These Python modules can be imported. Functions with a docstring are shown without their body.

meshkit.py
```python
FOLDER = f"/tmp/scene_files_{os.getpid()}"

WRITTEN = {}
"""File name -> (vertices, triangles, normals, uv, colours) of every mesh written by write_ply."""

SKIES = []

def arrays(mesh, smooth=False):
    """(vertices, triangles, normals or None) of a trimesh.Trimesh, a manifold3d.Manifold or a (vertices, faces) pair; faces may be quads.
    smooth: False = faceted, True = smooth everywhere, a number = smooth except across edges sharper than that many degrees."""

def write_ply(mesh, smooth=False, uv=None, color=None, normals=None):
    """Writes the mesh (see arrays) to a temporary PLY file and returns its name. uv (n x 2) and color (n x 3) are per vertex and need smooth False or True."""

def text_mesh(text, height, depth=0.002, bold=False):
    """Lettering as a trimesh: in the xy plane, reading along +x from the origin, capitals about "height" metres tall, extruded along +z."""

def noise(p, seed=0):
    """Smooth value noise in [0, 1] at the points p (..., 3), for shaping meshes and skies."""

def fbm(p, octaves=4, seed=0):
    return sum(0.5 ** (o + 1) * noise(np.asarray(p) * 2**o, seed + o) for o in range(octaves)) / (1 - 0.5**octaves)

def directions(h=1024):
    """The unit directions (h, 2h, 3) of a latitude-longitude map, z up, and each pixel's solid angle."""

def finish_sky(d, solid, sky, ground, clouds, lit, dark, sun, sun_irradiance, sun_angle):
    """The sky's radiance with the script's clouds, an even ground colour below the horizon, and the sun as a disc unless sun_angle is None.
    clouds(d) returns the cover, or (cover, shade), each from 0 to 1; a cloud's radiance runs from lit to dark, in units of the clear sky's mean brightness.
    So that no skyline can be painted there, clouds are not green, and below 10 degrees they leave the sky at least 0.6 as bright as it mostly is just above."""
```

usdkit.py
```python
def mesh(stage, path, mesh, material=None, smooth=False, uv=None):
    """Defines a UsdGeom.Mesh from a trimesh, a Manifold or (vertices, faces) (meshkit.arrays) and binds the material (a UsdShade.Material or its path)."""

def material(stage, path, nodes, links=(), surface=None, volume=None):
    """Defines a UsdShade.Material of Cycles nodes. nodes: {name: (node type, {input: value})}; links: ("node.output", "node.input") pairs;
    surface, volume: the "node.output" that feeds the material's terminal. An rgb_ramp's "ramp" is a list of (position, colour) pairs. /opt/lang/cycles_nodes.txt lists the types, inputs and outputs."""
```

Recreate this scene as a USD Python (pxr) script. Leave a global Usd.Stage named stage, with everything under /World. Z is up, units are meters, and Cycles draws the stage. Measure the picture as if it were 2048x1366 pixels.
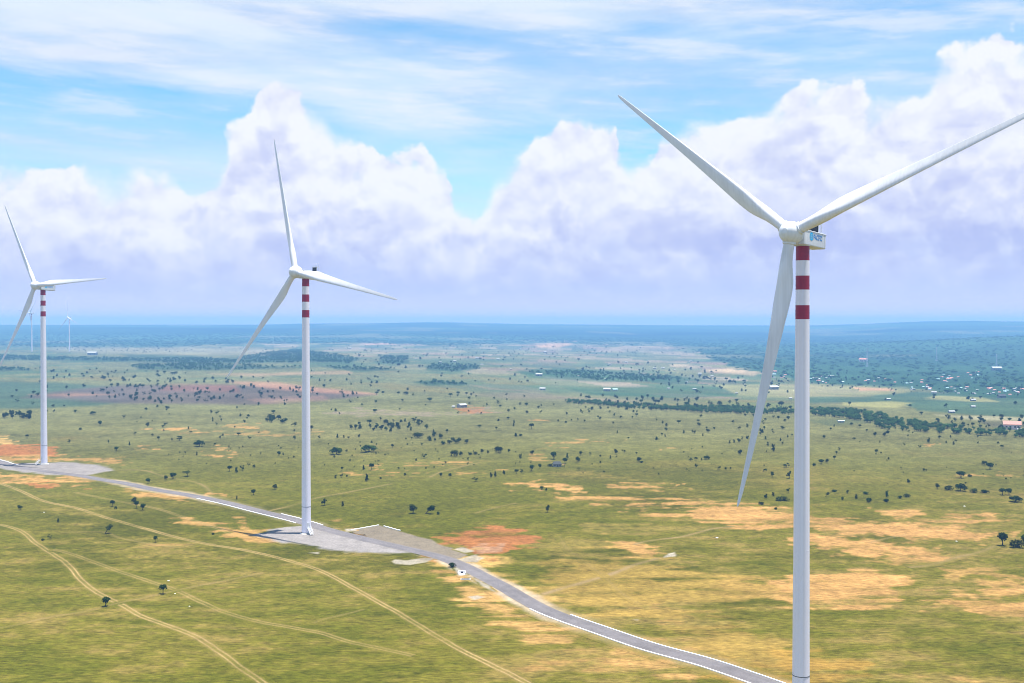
import math, random
import numpy as np
import trimesh
import meshkit, usdkit
from meshkit import fbm, noise
from pxr import Gf, Sdf, Usd, UsdGeom, UsdLux, UsdShade, Vt

stage = Usd.Stage.CreateInMemory()
UsdGeom.SetStageUpAxis(stage, 'Z')
UsdGeom.SetStageMetersPerUnit(stage, 1.0)
UsdGeom.Xform.Define(stage, '/World')
UsdGeom.Scope.Define(stage, '/World/Looks')
RNG = np.random.default_rng(7)
random.seed(7)

# ---------------------------------------------------------------- camera
F, CX, CY, HOR, CAMZ = 2183.6, 1024.0, 683.0, 649.4, 87.96
PITCH = math.atan((CY - HOR) / F)
cam = UsdGeom.Camera.Define(stage, '/World/camera')
cam.CreateHorizontalApertureAttr(36.0)
cam.CreateVerticalApertureAttr(36.0 * 683 / 1024)
cam.CreateFocalLengthAttr(36.0 * F / 2048)
cam.CreateClippingRangeAttr(Gf.Vec2f(1.0, 60000.0))
cam.AddTranslateOp().Set(Gf.Vec3d(0, 0, CAMZ))
cam.AddRotateXOp().Set(90 - math.degrees(PITCH))
EXPOSURE = 1.15
cam.CreateExposureAttr(EXPOSURE)

# ---------------------------------------------------------------- sky and sun
SUN_EL, SUN_AZ = math.radians(81.0), math.radians(92.0)       # azimuth from +y towards +x
SUN_DIR = np.array([math.cos(SUN_EL) * math.sin(SUN_AZ), math.cos(SUN_EL) * math.cos(SUN_AZ), math.sin(SUN_EL)])
SKY_STRENGTH = 0.065
sun = UsdLux.DistantLight.Define(stage, '/World/sun')
sun.CreateIntensityAttr(1.2)
sun.CreateNormalizeAttr(True)
sun.CreateAngleAttr(0.55)
sun.CreateColorAttr(Gf.Vec3f(1.0, 0.965, 0.90))
z = Gf.Vec3d(*SUN_DIR)
sun.AddTransformOp().Set(Gf.Matrix4d().SetRotate(Gf.Rotation(Gf.Vec3d(0, 0, 1), z)))
class Graph:
    """A small builder for node graphs: every call adds a node and returns its output name."""
    def __init__(self): self.n, self.l, self.k = {}, [], 0
    def add(self, kind, out, **inp):
        self.k += 1
        name = f'n{self.k}'
        vals = {}
        for key, v in inp.items():
            if isinstance(v, str) and '.' in v: self.l.append((v, f'{name}.{key}'))
            else: vals[key] = v
        self.n[name] = (kind, vals)
        return f'{name}.{out}'
    def math(self, op, a, b=0.0, c=0.0, clamp=False): return self.add('math', 'value', math_type=op, value1=a, value2=b, value3=c, use_clamp=clamp)
    def plus(self, a, b): return self.math('add', a, b)
    def minus(self, a, b): return self.math('subtract', a, b)
    def times(self, a, b): return self.math('multiply', a, b)
    def mad(self, a, b, c): return self.math('multiply_add', a, b, c)
    def step(self, v, lo, hi, a=0.0, b=1.0): return self.add('map_range', 'result', range_type='smoothstep', value=v, from_min=lo, from_max=hi, to_min=a, to_max=b, clamp=True)
    def lin(self, v, lo, hi, a=0.0, b=1.0): return self.add('map_range', 'result', range_type='linear', value=v, from_min=lo, from_max=hi, to_min=a, to_max=b, clamp=True)
    def vec(self, x, y, z=0.0): return self.add('combine_xyz', 'vector', x=x, y=y, z=z)
    def noise(self, v, scale, detail=4.0, rough=0.5, out='fac', dist=0.0): return self.add('noise_texture', out, dimensions='2D', use_normalize=True, vector=v, scale=scale, detail=detail, roughness=rough, distortion=dist)
    def mix(self, f, a, b, kind='mix'): return self.add('mix', 'color', mix_type=kind, fac=f, color1=a, color2=b)
    def ramp(self, f, stops): return self.add('rgb_ramp', 'color', fac=f, ramp=stops)
    def make(self, path, surface=None, volume=None): return usdkit.material(stage, path, self.n, self.l, surface=surface, volume=volume)


def sky_material():
    g = Graph()
    K = 1.0 / (SKY_STRENGTH * 2 ** EXPOSURE)                 # cloud radiances below are as the picture shows them
    col = lambda r, gg, b: (r * K, gg * K, b * K)
    d = g.add('texture_coordinate', 'generated')
    xyz = g.add('separate_xyz', 'x', vector=d).split('.')[0]
    x, y, zz = f'{xyz}.x', f'{xyz}.y', f'{xyz}.z'
    az = g.math('arctan2', x, y)
    el = g.math('arctan2', zz, g.math('sqrt', g.plus(g.times(x, x), g.times(y, y))))
    P = g.vec(az, el, 0.37)
    sky = g.add('sky_texture', 'color', sky_type='single_scattering', sun_disc=False, sun_elevation=SUN_EL, sun_rotation=SUN_AZ, air_density=1.15, aerosol_density=0.25, ozone_density=2.0)
    base = g.add('hsv', 'color', hue=0.492, saturation=1.42, value=1.25, fac=1.0, color=sky)
    # thin high cloud in long streaks
    sv = g.vec(g.times(az, 2.6), g.mad(az, 1.3, g.times(el, 15.0)), 2.2)
    streak = g.noise(sv, 1.0, 7.0, 0.56, dist=0.5)
    fine = g.noise(g.vec(g.times(az, 7.0), g.mad(az, 2.0, g.times(el, 46.0)), 8.1), 1.0, 5.0, 0.6)
    elw = g.plus(el, g.mad(streak, 0.07, -0.035))
    px = lambda yy: (HOR - yy) / F
    lo, hi = 0.0, 0.6
    pos = lambda yy: (px(yy) - lo) / (hi - lo)
    lev = lambda v: (v, v, v)
    band = lambda stops: g.ramp(g.lin(elw, lo, hi), [(pos(yy), lev(v)) for yy, v in stops])
    left = band([(640, .75), (400, .62), (330, .62), (300, .46), (262, .36), (215, .34), (188, .74), (150, .84), (80, .90), (0, .92), (-140, .55), (-420, .3)])
    mid = band([(640, .75), (420, .34), (330, .22), (275, .34), (235, .60), (170, .68), (120, .58), (85, .56), (60, .84), (0, .90), (-140, .55), (-420, .3)])
    right = band([(640, .75), (420, .66), (250, .66), (200, .58), (150, .46), (90, .50), (60, .74), (0, .74), (-140, .5), (-420, .3)])
    mir = g.math('pingpong', g.plus(az, 0.62), 1.24)
    amt = g.mix(g.step(mir, 0.38, 0.52), left, g.mix(g.step(mir, 0.76, 0.90), mid, right))
    veil = g.math('add', amt, g.plus(g.mad(streak, 1.1, -0.55), g.mad(fine, 0.9, -0.45)), clamp=True)
    base = g.mix(g.times(veil, 0.97), base, g.mix(g.step(streak, .3, .7), col(.66, .75, .98), col(.80, .90, 1.0)))
    # puffs
    w1 = g.noise(P, 11.0, 3.0, 0.5, 'color')
    wx = g.add('vector_math', 'vector', math_type='subtract', vector1=w1, vector2=(0.5, 0.5, 0.5))
    def puffs(off, scale, seed, warp=0.032):
        q = g.add('vector_math', 'vector', math_type='add', vector1=P, vector2=(off[0] + seed, off[1] + 1.7 * seed, 0.0))
        q = g.add('vector_math', 'vector', math_type='add', vector1=q, vector2=g.add('vector_math', 'vector', math_type='scale', vector1=wx, scale=warp))
        v = g.add('voronoi_texture', 'distance', dimensions='2D', metric='euclidean', feature='f1', use_normalize=True, vector=q, scale=scale, detail=3.0, roughness=0.44, lacunarity=2.25, randomness=1.0)
        return g.minus(0.42, v)
    big = g.noise(g.vec(g.times(az, 1.0), g.times(el, 1.9), 5.5), 6.5, 6.0, 0.6)
    bign = g.mad(big, 1.0, -0.5)
    bases = g.noise(g.vec(g.times(az, 1.0), g.times(el, 2.2), 1.0), 10.0, 4.0, 0.5)
    edge = g.lin(g.noise(P, 16.0, 3.0, 0.5), .40, .62, .6, 4.5)
    wz = g.add('separate_xyz', 'x', vector=wx)
    def layer(under, profile, scale, seed, amp, namp, soft, depth, top, body, shade, kb, opacity, relief=1.0):
        p0 = puffs((0, 0), scale, seed)
        p1 = puffs((0.0035, 0.011), scale, seed)
        stops = [((math.atan((xx - CX) / F) + 0.62) / 1.24, (max(px(yy), 0.0),) * 3) for xx, yy in profile]
        prof = g.ramp(g.times(g.plus(mir, g.times(wz, 0.035)), 1 / 1.24), stops)
        f0 = g.plus(g.minus(g.minus(prof, el), 0.011), g.plus(g.times(p0, amp), g.times(bign, namp)))
        cover = g.times(g.step(f0, -soft * 0.3, g.times(edge, soft)), opacity)
        lit = g.plus(g.step(f0, 0.0, depth, 1.0, kb), g.plus(g.plus(g.times(g.minus(p0, p1), relief), g.times(bign, 0.9)), g.times(g.step(f0, 0.01, 0.06), g.step(bases, 0.47, 0.66, 0.10, -0.62))))
        c = g.ramp(g.lin(lit, -0.35, 1.25), [(0.0, col(*shade)), (0.30, col(*[0.55 * s + 0.45 * b for s, b in zip(shade, body)])), (0.55, col(*body)), (0.86, col(*top)), (1.0, col(*top))])
        return g.mix(cover, under, c)
    A = [(-500, 300), (-300, 260), (-120, 330), (0, 350), (60, 332), (150, 340), (200, 352), (260, 345), (330, 352), (385, 385), (425, 345), (445, 268), (480, 250), (505, 215), (520, 165), (545, 150), (600, 172), (640, 215), (680, 262), (740, 280), (800, 298), (840, 280), (872, 320), (905, 392), (950, 420), (978, 372), (1005, 305), (1060, 262), (1120, 240), (1170, 222), (1230, 240), (1262, 300), (1300, 285), (1340, 268), (1400, 250), (1480, 230), (1540, 210), (1600, 178), (1680, 172), (1730, 196), (1790, 222), (1840, 200), (1862, 160), (1900, 122), (1980, 100), (2048, 126), (2200, 190), (2400, 250), (2600, 230)]
    B = [(-500, 430), (0, 410), (180, 370), (330, 420), (480, 400), (600, 360), (740, 400), (860, 370), (960, 440), (1100, 350), (1250, 380), (1400, 330), (1600, 300), (1750, 330), (1900, 290), (2048, 330), (2400, 380)]
    C = [(-500, 480), (0, 500), (300, 470), (560, 490), (800, 455), (1000, 490), (1250, 450), (1500, 470), (1750, 430), (2048, 450), (2400, 470)]
    TOP, BODY, SHADE = (.97, .985, 1.0), (.77, .80, .985), (.57, .615, .93)
    s = layer(base, A, 20.0, 0.0, 0.048, 0.035, 0.0075, 0.16, TOP, BODY, SHADE, 0.34, 0.97, 2.2)
    s = layer(s, B, 24.0, 3.3, 0.060, 0.09, 0.030, 0.075, (.94, .955, 1.0), (.71, .75, .975), (.50, .55, .90), 0.12, 0.85, 2.8)
    s = layer(s, C, 30.0, 7.7, 0.045, 0.08, 0.04, 0.06, (.76, .81, 1.0), (.62, .68, .97), (.55, .63, .95), 0.2, 0.75, 2.2)
    s = g.mix(g.times(g.step(fine, .50, .72), g.step(el, .10, .20, 0.0, .38)), s, col(.90, .94, 1.0))
    s = g.mix(g.step(el, 0.075, -0.005, 0.0, 0.90), s, col(.70, .72, .98))
    s = g.mix(g.step(el, 0.034, 0.0, 0.0, 0.95), s, col(1.0, .84, .98))
    bg = g.add('background_shader', 'background', color=s, strength=SKY_STRENGTH)
    return g.make('/World/Looks/sky', surface=bg)


dome = UsdLux.DomeLight.Define(stage, '/World/sky')
dome.GetPrim().SetCustomDataByKey('kind', 'structure')
UsdShade.MaterialBindingAPI.Apply(dome.GetPrim()).Bind(sky_material())
# ---------------------------------------------------------------- helpers for the stage
def tag(prim, label=None, cat=None, group=None, kind=None):
    prim = prim.GetPrim() if hasattr(prim, 'GetPrim') else prim
    for k, v in (('label', label), ('category', cat), ('group', group), ('kind', kind)):
        if v: prim.SetCustomDataByKey(k, v)
    return prim

USED = {}
def numbered(parent, name):
    k = USED.get((parent, name), 0)
    USED[(parent, name)] = k + 1
    return f'{parent}/{name}' + (f'_{k:03d}' if k else '')

def obj(name, mesh, mat, parent='/World', smooth=False, colors=None):
    path = numbered(str(parent), name)
    m = usdkit.mesh(stage, path, mesh, mat, smooth=smooth)
    if colors is not None:
        UsdGeom.PrimvarsAPI(m).CreatePrimvar('tint', Sdf.ValueTypeNames.Color3fArray, 'vertex').Set(Vt.Vec3fArray.FromNumpy(np.asarray(colors, np.float32)))
    return m

def thing(name, label, cat, loc, rz=0.0, group=None, scale=None, ref=None):
    x = UsdGeom.Xform.Define(stage, numbered('/World', name))
    x.AddTranslateOp().Set(Gf.Vec3d(*map(float, loc)))
    if rz: x.AddRotateZOp().Set(math.degrees(rz))
    if scale is not None: x.AddScaleOp().Set(Gf.Vec3f(*map(float, scale)))
    tag(x, label, cat, group)
    if ref:
        x.GetPrim().GetReferences().AddInternalReference(ref)
        x.GetPrim().SetInstanceable(True)
    return x.GetPrim()

def grid_faces(nr, nc, wrap=False):
    i, j = np.meshgrid(np.arange(nr - 1), np.arange(nc if wrap else nc - 1), indexing='ij')
    a, b = i * nc + j, i * nc + (j + 1) % nc
    q = np.stack([a, b, b + nc, a + nc], -1).reshape(-1, 4)
    return np.vstack([q[:, [0, 1, 2]], q[:, [0, 2, 3]]])

# ---------------------------------------------------------------- the lie of the land
def sstep(x, a, b):
    t = np.clip((x - a) / (b - a), 0, 1)
    return t * t * (3 - 2 * t)

TABLE = np.random.default_rng(1234).random((512, 512)).astype(np.float32)

def n2(X, Y, size, seed=0, oct=4):
    """Layered value noise over the land, about -0.5 to 0.5."""
    out, total = 0.0, 0.0
    for o in range(oct):
        a = 0.6 + 1.7 * seed + 0.9 * o
        f = 2.0 ** o / size
        ca, sa = math.cos(a) * f, math.sin(a) * f
        u = (X * ca - Y * sa + 37.7 * seed + 11.3 * o)
        v = (X * sa + Y * ca + 71.9 * seed + 5.7 * o)
        i, j = np.floor(u), np.floor(v)
        s, t = (u - i).astype(np.float32), (v - j).astype(np.float32)
        i, j = i.astype(np.int64) & 511, j.astype(np.int64) & 511
        s, t = s * s * (3 - 2 * s), t * t * (3 - 2 * t)
        i1, j1 = (i + 1) & 511, (j + 1) & 511
        w = 0.5 ** (o + 1)
        p, q = TABLE[i, j], TABLE[i, j1]
        out = out + w * ((p + (TABLE[i1, j] - p) * s) * (1 - t) + (q + (TABLE[i1, j1] - q) * s) * t)
        total += w
    return out / total - 0.5

SKYLINE = np.array([(-400, 650), (0, 649.5), (300, 649.2), (520, 649), (600, 647.2), (700, 646.6), (760, 647), (840, 645), (900, 645), (960, 646.5), (1020, 648), (1120, 648.6), (1200, 649), (1290, 650), (1400, 650.5), (1500, 651), (1580, 651), (1660, 650), (1720, 648), (1790, 645), (1860, 643.2), (1960, 642.6), (2048, 643.5), (2400, 646)])
RIDGE = 11500.0

def terrain(X, Y):
    X, Y = np.asarray(X, float), np.asarray(Y, float)
    r = np.hypot(X, Y)
    az = np.arctan2(X, np.maximum(Y, 1e-3))
    az = np.where(Y <= 0, np.sign(X) * 1.5, az)
    px = CX + F * np.tan(np.clip(az, -1.2, 1.2))
    front = sstep(Y, 0, 200)
    h = -4.2 + 0.0091 * np.clip(Y, 0, 620) + 0.0091 * 130 * sstep(Y, 620, 1000)
    east = sstep(px, 650, 1500)
    h = h - 24 * east * sstep(Y, 850, 1900)
    h = h + sstep(r, 560, 1300) * 3.2 * n2(X, Y, 420, 3, 3) * 2
    sky_z = CAMZ + (HOR - np.interp(px, SKYLINE[:, 0], SKYLINE[:, 1])) / F * RIDGE
    rise = sstep(r, 4300, RIDGE) ** 1.25
    h = h * (1 - rise) + sky_z * rise
    bench = np.exp(-((r - 5200) / 900) ** 2) * sstep(px, 1560, 2250)     # the nearer wooded ridge on the right
    h = h + 62 * bench
    far = sstep(r, 2600, 6000)
    h = h + far * (36 * n2(X, Y, 1700, 9, 4) + 7 * n2(X, Y, 330, 5, 3)) * (1 - 0.75 * sstep(r, RIDGE * 0.8, RIDGE))
    h = h - 260 * sstep(r, RIDGE, RIDGE + 5200)
    return np.where(Y > 0, h, -4.2 + (h + 4.2) * front)

def project(X, Y, Z):
    c, s = math.cos(PITCH), math.sin(PITCH)
    dz = Z - CAMZ
    d = Y * c - dz * s
    return CX + F * X / d, CY - F * (dz * c + Y * s) / d

def W(px, py):
    """The point of the land that lies in the direction of a surveyed bearing and dip."""
    px, py = np.broadcast_arrays(np.asarray(px, float), np.asarray(py, float))
    c, s = math.cos(PITCH), math.sin(PITCH)
    a, b = (px - CX) / F, (CY - py) / F
    dx, dy, dz = a, c + b * s, -s + b * c
    t = np.full(px.shape, 200.0)
    done = np.zeros(px.shape, bool)
    for _ in range(110):
        t = np.where(done, t, t * 1.04)
        done = done | (CAMZ + dz * t < terrain(dx * t, dy * t))
        if done.all(): break
    lo, hi = t / 1.04, t
    for _ in range(24):
        m = (lo + hi) / 2
        below = CAMZ + dz * m < terrain(dx * m, dy * m)
        hi, lo = np.where(below, m, hi), np.where(below, lo, m)
    X, Y = dx * hi, dy * hi
    return np.stack([X, Y, terrain(X, Y)], -1)

# ---------------------------------------------------------------- soils, grass and fields
GREEN, OLIVE, STRAW, BARE = (np.array(c) for c in ((.084, .084, .008), (.120, .106, .014), (.200, .145, .038), (.345, .195, .066)))
REDSOIL, PALE, FOREST = np.array((.262, .104, .036)), np.array((.30, .23, .16)), np.array((.027, .057, .028))

def poly_distance(px, py, poly):
    """Signed distance to a polygon, positive inside."""
    p = np.asarray(poly, float); q = np.roll(p, -1, 0)
    best = np.full(px.shape, 1e9); inside = np.zeros(px.shape, bool)
    for (x0, y0), (x1, y1) in zip(p, q):
        ex, ey = x1 - x0, y1 - y0
        t = np.clip(((px - x0) * ex + (py - y0) * ey) / (ex * ex + ey * ey + 1e-9), 0, 1)
        best = np.minimum(best, (px - x0 - t * ex) ** 2 + (py - y0 - t * ey) ** 2)
        c = ((y0 > py) != (y1 > py)) & (px < (x1 - x0) * (py - y0) / (y1 - y0 + 1e-12) + x0)
        inside ^= c
    return np.where(inside, 1, -1) * np.sqrt(best)

# bare and dry ground: outline, colour, strength, softness
PATCHES = [
    ([(1180, 1060), (1330, 1050), (1480, 1052), (1440, 1064), (1280, 1070)], STRAW, .55, 8), ([(1620, 1056), (1800, 1052), (2048, 1066), (2048, 1074), (1800, 1066)], BARE, .75, 6), ([(1080, 1100), (1240, 1082), (1300, 1100), (1180, 1120)], STRAW, .5, 14),
    ([(1660, 1118), (1800, 1112), (1900, 1122), (1800, 1128)], BARE, .6, 6), ([(1900, 1140), (2080, 1150), (2080, 1162), (1920, 1152)], BARE, .6, 6),
    ([(1340, 1030), (1480, 1013), (1600, 1020), (1700, 1034), (1820, 1042), (1920, 1058), (2010, 1078), (1990, 1088), (1800, 1078), (1700, 1070), (1610, 1050), (1500, 1054), (1420, 1044)], BARE, .95, 7),
    ([(1610, 1076), (1760, 1084), (1860, 1098), (1910, 1110), (1900, 1122), (1780, 1108), (1620, 1098)], BARE, .95, 6),
    ([(1740, 1018), (1850, 1026), (1960, 1018), (2010, 1036), (1900, 1042), (1800, 1036)], BARE, .9, 6),
    ([(1540, 1160), (1600, 1138), (1700, 1138), (1790, 1148), (1840, 1166), (1760, 1180), (1760, 1200), (1640, 1200), (1560, 1192), (1480, 1190)], BARE, .92, 14),
    ([(1800, 1196), (1900, 1180), (2060, 1190), (2120, 1210), (2060, 1232), (1940, 1226), (1860, 1210)], BARE, .9, 8),
    ([(1960, 1168), (2048, 1166), (2100, 1182), (1990, 1184)], BARE, .7, 8),
    ([(868, 1074), (900, 1062), (980, 1054), (1050, 1060), (1104, 1090), (1060, 1104), (985, 1120), (930, 1108), (905, 1092)], REDSOIL, .92, 6),
    ([(930, 1096), (980, 1086), (1030, 1094), (990, 1110), (940, 1108)], PALE * [1, .8, .7], .65, 7),
    ([(-60, 892), (88, 889), (132, 906), (70, 916), (-60, 918)], REDSOIL, .9, 4),
    ([(-60, 866), (10, 872), (30, 884), (-60, 890)], BARE * [1, 1.15, 1.2], .9, 4),
    ([(-60, 914), (70, 914), (240, 916), (270, 928), (200, 928), (80, 922), (-60, 924)], BARE, .7, 5),
    ([(-80, 944), (60, 950), (180, 958), (120, 966), (-80, 968)], BARE, .9, 5),
    ([(60, 966), (110, 968), (112, 975), (64, 974)], REDSOIL, .8, 4),
    ([(1240, 1090), (1300, 1086), (1350, 1108), (1330, 1120), (1270, 1112)], BARE, .85, 8),
    ([(1020, 968), (1080, 970), (1180, 975), (1175, 980), (1060, 978)], BARE, .95, 3.5),
    ([(1210, 974), (1300, 972), (1370, 977), (1260, 980)], BARE, .8, 3.5),
    ([(1050, 990), (1180, 994), (1330, 1003), (1480, 1004), (1540, 1008), (1330, 1012), (1180, 1003)], BARE, .85, 5),
    ([(1230, 1016), (1340, 1022), (1440, 1036), (1330, 1032)], BARE, .85, 5),
    ([(870, 1100), (960, 1112), (1080, 1180), (1180, 1232), (1120, 1238), (1000, 1190), (930, 1150)], STRAW * [1.55, 1.4, 1.6], .92, 26),
    ([(930, 1150), (1040, 1226), (1180, 1290), (1360, 1350), (1280, 1350), (1120, 1292), (1000, 1252), (930, 1190)], BARE * [.95, 1, 1], .85, 26),
    ([(1100, 1250), (1300, 1320), (1340, 1346), (1180, 1292)], BARE, .6, 12),
    ([(1090, 1150), (1260, 1130), (1420, 1170), (1540, 1180), (1500, 1210), (1330, 1200), (1200, 1230), (1120, 1200)], STRAW * [1.2, 1.1, 1], .8, 26),
    ([(1200, 1210), (1340, 1225), (1500, 1255), (1580, 1290), (1600, 1366), (1460, 1320), (1300, 1260)], STRAW * [1.2, 1.1, 1], .82, 26),
    ([(1380, 1330), (1560, 1330), (1760, 1330), (1760, 1400), (1500, 1400)], STRAW * [1.25, 1, .8], .7, 22),
    ([(1640, 1260), (1780, 1230), (1900, 1256), (1800, 1280), (1700, 1290)], STRAW, .5, 18),
    ([(600, 1040), (640, 1035), (720, 1050), (700, 1064), (640, 1052)], BARE, .8, 6),
    ([(380, 1040), (470, 1050), (540, 1066), (500, 1092), (460, 1078)], BARE, .75, 7),
    ([(455, 1030), (470, 1030), (475, 1052), (455, 1052)], BARE, .6, 6),
    ([(250, 976), (330, 984), (420, 996), (370, 1003), (290, 994)], BARE, .8, 5),
    ([(420, 984), (460, 990), (470, 998), (410, 992)], BARE, .8, 4),
    ([(180, 975), (210, 975), (206, 983), (180, 981)], REDSOIL, .55, 4),
    ([(840, 1108), (862, 1110), (868, 1120), (838, 1116)], REDSOIL, .5, 4),
    ([(860, 1140), (910, 1136), (930, 1150), (880, 1156)], BARE, .75, 7),
    ([(1070, 948), (1200, 950), (1290, 958), (1180, 955)], STRAW, .45, 4),
    ([(780, 925), (850, 926), (940, 920), (850, 931)], BARE, .6, 3), ([(700, 952), (760, 954), (860, 949), (790, 958)], BARE, .8, 3),
    ([(860, 940), (940, 940), (1010, 938), (930, 946)], BARE, .65, 3), ([(730, 933), (770, 932), (772, 936), (735, 938)], BARE, .8, 3),
    ([(340, 864), (540, 872), (650, 868), (520, 866)], BARE, .4, 3), ([(250, 853), (400, 857), (395, 862), (280, 858)], BARE, .8, 3),
    ([(400, 850), (530, 853), (500, 856)], BARE, .7, 3), ([(395, 908), (480, 909), (470, 914), (400, 913)], BARE, .85, 3),
    ([(430, 898), (465, 899), (460, 905)], BARE, .8, 3), ([(275, 895), (310, 896), (310, 899)], BARE, .8, 3),
    ([(1040, 893), (1110, 886), (1180, 882), (1240, 881), (1160, 888)], BARE, .62, 3), ([(1060, 838), (1110, 841), (1060, 843)], BARE, .8, 2.5),
    ([(1070, 912), (1110, 915), (1100, 922), (1060, 922)], BARE, .5, 4), ([(1300, 893), (1340, 896), (1310, 901)], BARE, .7, 3),
    ([(1835, 884), (1865, 885), (1868, 890), (1840, 889)], BARE, .9, 2.5), ([(1880, 946), (1950, 946), (1990, 950), (1900, 950)], BARE, .6, 3),
    ([(2000, 945), (2060, 949), (2060, 952), (1990, 950)], BARE, .7, 3),
    ([(640, 825), (760, 820), (900, 822), (960, 816), (1020, 822), (900, 830), (720, 832)], np.array((.20, .15, .12)), .55, 4),
    ([(905, 815), (960, 817), (980, 822), (910, 823)], REDSOIL, .7, 3),
]
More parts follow.
